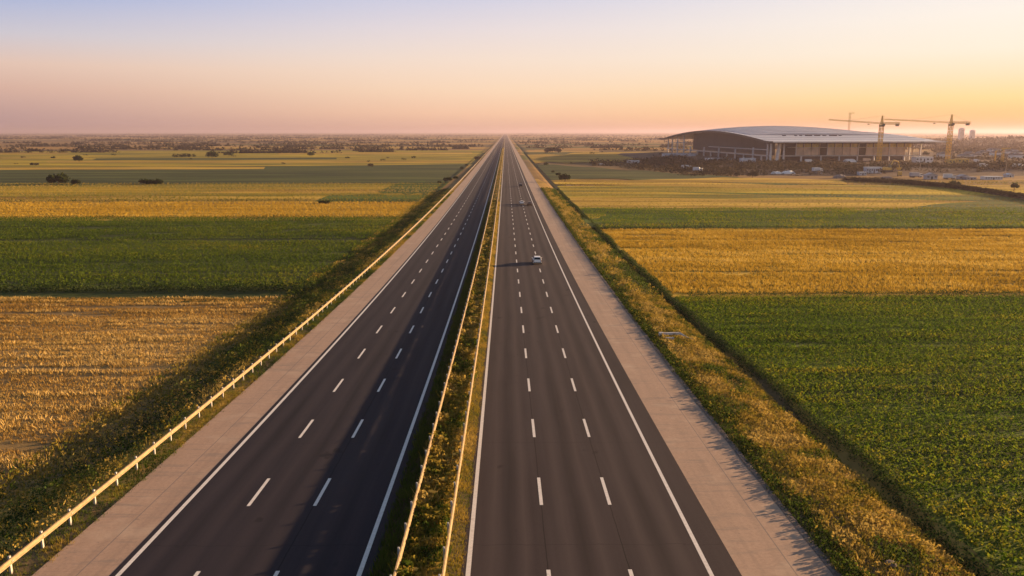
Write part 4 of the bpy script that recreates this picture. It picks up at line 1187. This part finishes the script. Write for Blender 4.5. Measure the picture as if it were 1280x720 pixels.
# ------------------------------------------------------------------ cars
M['car_white'] = simple('white car paint', (.78, .77, .76), .25, 0, .03, 1)
M['car_brown'] = simple('brown car paint', (.16, .085, .05), .3, .2, .05, 1)
M['car_dark'] = simple('dark car paint', (.05, .05, .06), .3, .2, .05, 1)
M['car_glass'] = simple('tinted car glass', (.02, .025, .03), .08, 0, .1, 1)
M['tyre'] = simple('tyre rubber', (.02, .02, .02), .85)
M['rim'] = simple('alloy rim', (.5, .5, .5), .35, .8, .1, 3)
M['lamp_red'] = simple('red tail lamp', (.16, .015, .012), .4)
M['lamp_clear'] = simple('clear headlamp', (.7, .7, .68), .15)
def car(x, y, paint, label, kind='hatch', rz=0.0):
    root = empty('car', (x, y, float(gz(y)) + .055), rz, label, 'car', 'cars on the right carriageway')
    # side profile (y forward): lower body then cabin
    low = [(-2.15, .35), (-2.2, .62), (-2.12, .98), (-1.9, 1.02), (.85, 1.0), (1.9, .84), (2.15, .68), (2.2, .42), (2.1, .25), (-2.05, .25)]
    def loft(prof, wf, name, mat, smooth=False, bev=.05):
        m = MB(); n = len(prof); vs = []
        for s in (-1, 1): vs += [(s * wf(p[0], p[1]), p[0], p[1]) for p in prof]
        m.add(vs, [tuple(range(n)), tuple(range(2 * n - 1, n - 1, -1))] + [(k, n + k, n + (k + 1) % n, (k + 1) % n) for k in range(n)])
        return m.build(name, mat, root, bevel=bev)
    loft(low, lambda a, z: .92 - .10 * max(0, abs(a) - 1.6) - .04 * (z < .5), 'body', paint)
    top = 1.55 if kind == 'hatch' else 1.42
    bk = -2.02 if kind == 'hatch' else -1.55
    loft([(bk, .99), (bk + .32, top - .06), (bk + .6, top), (.05, top - .02), (.95, .99)], lambda a, z: .84 - .30 * max(0, z - .99) / .56 * .8, 'cabin', paint)
    wm = lambda z: .84 - .24 * (z - .99) / .56
    g = MB()
    def gq(pts, name): MB().add(pts, [(0, 1, 2, 3)]).build(name, M['car_glass'], root)
    e = .012
    z0, z1 = 1.06, top - .1
    def sl(z, a, b): return a + (b - a) * (z - .99) / (top - .05 - .99)
    gq([(-.72, sl(z0, bk, bk + .32) - e, z0), (.72, sl(z0, bk, bk + .32) - e, z0), (.58, sl(z1, bk, bk + .32) - e, z1), (-.58, sl(z1, bk, bk + .32) - e, z1)], 'rear_window')
    gq([(.74, sl(z0, .95, .05) + e, z0), (-.74, sl(z0, .95, .05) + e, z0), (-.60, sl(z1, .95, .05) + e, z1), (.60, sl(z1, .95, .05) + e, z1)], 'windscreen')
    for s in (-1, 1):
        for a, b in ((bk + .42, -.62), (-.52, .35)):
            gq([(s * (wm(z0) + e), a, z0), (s * (wm(z0) + e), b + (.35 if b > 0 else 0), z0), (s * (wm(z1) + e), b - .12 * (b > 0), z1), (s * (wm(z1) + e), a + .1, z1)], 'side_window')
        MB().box(s * .98, .62, 1.05, .2, .12, .14).build('mirror', paint, root, bevel=.02)
        MB().box(s * .76, -2.2, .82, .18, .06, .26).build('tail_lamp', M['lamp_red'], root, bevel=.01)
        MB().box(s * .64, 2.14, .70, .36, .08, .14).build('headlight', M['lamp_clear'], root, bevel=.01)
        for yy in (-1.32, 1.32):
            w = MB().tube((s * .68, yy, .33), (s * .93, yy, .33), .34, .34, 20).build('wheel', M['tyre'], root)
            MB().tube((s * .90, yy, .33), (s * .945, yy, .33), .21, .19, 12).build('rim', M['rim'], w)
    MB().box(0, -2.24, .42, 1.5, .08, .16).build('bumper', M['tyre'], root, bevel=.02)
    return root
cx, cy = at(671, 329.2); car(cx, cy, M['car_white'], 'white hatchback, nearest car on the motorway', 'hatch')
cx, cy = at(654, 255.5); car(cx - .6, cy, M['car_white'], 'white saloon far up the right carriageway', 'saloon')
cx, cy = at(661.5, 257); car(cx, cy, M['car_brown'], 'brown car in the lane right of the far white saloon', 'saloon')
cx, cy = at(650.5, 233); car(cx, cy, M['car_dark'], 'dark car farthest up the right carriageway', 'hatch')

# scraps and stones
def strip_scrap(px, py, L, label, name='road_scrap'):
    x, y = at(px, py); m = MB()
    for k in range(5):
        a = (k / 4 - .5) * L; m.box(a, .05 * math.sin(k * 2), .03 + .02 * (k % 2), L / 4.2, .16, .05, .15 * math.sin(k * 3))
    o = m.build(name, M['bark']); o.location = (x, y, float(gz(y)) + .055); tag(o, label, 'debris')
strip_scrap(668.5, 304, 1.1, 'thin brown scrap lying beside a lane dash')
def culvert(px, py, label):
    x, y = at(px, py, -.4); root = empty('culvert_head', (x, y, float(G(x, y))), .05, label, 'culvert')
    m = MB(); m.box(.1, 0, .45, 2.2, .3, .28); m.box(-1.15, -.1, .42, .55, .5, .45); m.build('headwall', M['slab'], root, bevel=.03)
    m = MB(); m.tube((1.2, 0, .5), (2.0, -.7, .1), .16, .12, 6); m.tube((2.0, -.7, .1), (2.7, -1.0, -.1), .13, .1, 6); m.build('wing', M['slab'], root)
    MB().box(-.5, -1.9, .3, 1.1, .25, .3).build('apron', M['slab'], root, bevel=.03)
culvert(837, 425, 'pale broken concrete culvert head in the right verge')
def rock(px, py, s, label):
    import bmesh
    x, y = at(px, py, -.4); me = bpy.data.meshes.new('rock'); bm = bmesh.new(); bmesh.ops.create_icosphere(bm, subdivisions=3, radius=s)
    for v_ in bm.verts:
        c = v_.co; k = 1 + .45 * (float(fbm(c.x * 3 / s + 5, c.y * 3 / s + c.z * 2 / s, 9)) - .5); v_.co = c * k; v_.co.z *= .7
        if v_.co.z > .35 * s: v_.co.z = .35 * s + (v_.co.z - .35 * s) * .3
    bm.to_mesh(me); bm.free(); o = link('rock', me, M['gravel']); o.location = (x, y, float(G(x, y)) + s * .55); tag(o, label, 'rock')
rock(1113, 718, .30, 'grey stone in the weeds at the bottom right')

# ------------------------------------------------------------------ haze
def haze():
    m = bpy.data.materials.new('warm evening haze'); m.use_nodes = True; nt = m.node_tree; nt.nodes.clear()
    out = nt.nodes.new('ShaderNodeOutputMaterial'); v = nt.nodes.new('ShaderNodeVolumePrincipled')
    v.inputs['Color'].default_value = (.54, .46, .56, 1); v.inputs['Density'].default_value = HAZE
    v.inputs['Anisotropy'].default_value = .35
    nt.links.new(v.outputs[0], out.inputs['Volume'])
    z0 = float(gz(1e5)) - 3; z1 = 75
    o = MB().box(0, 20000, (z0 + z1) / 2, 93000, 54000, z1 - z0).build('haze', m)
    tag(o, 'warm evening haze over the whole plain', 'haze', kind='stuff')
HAZE = .00010
haze()
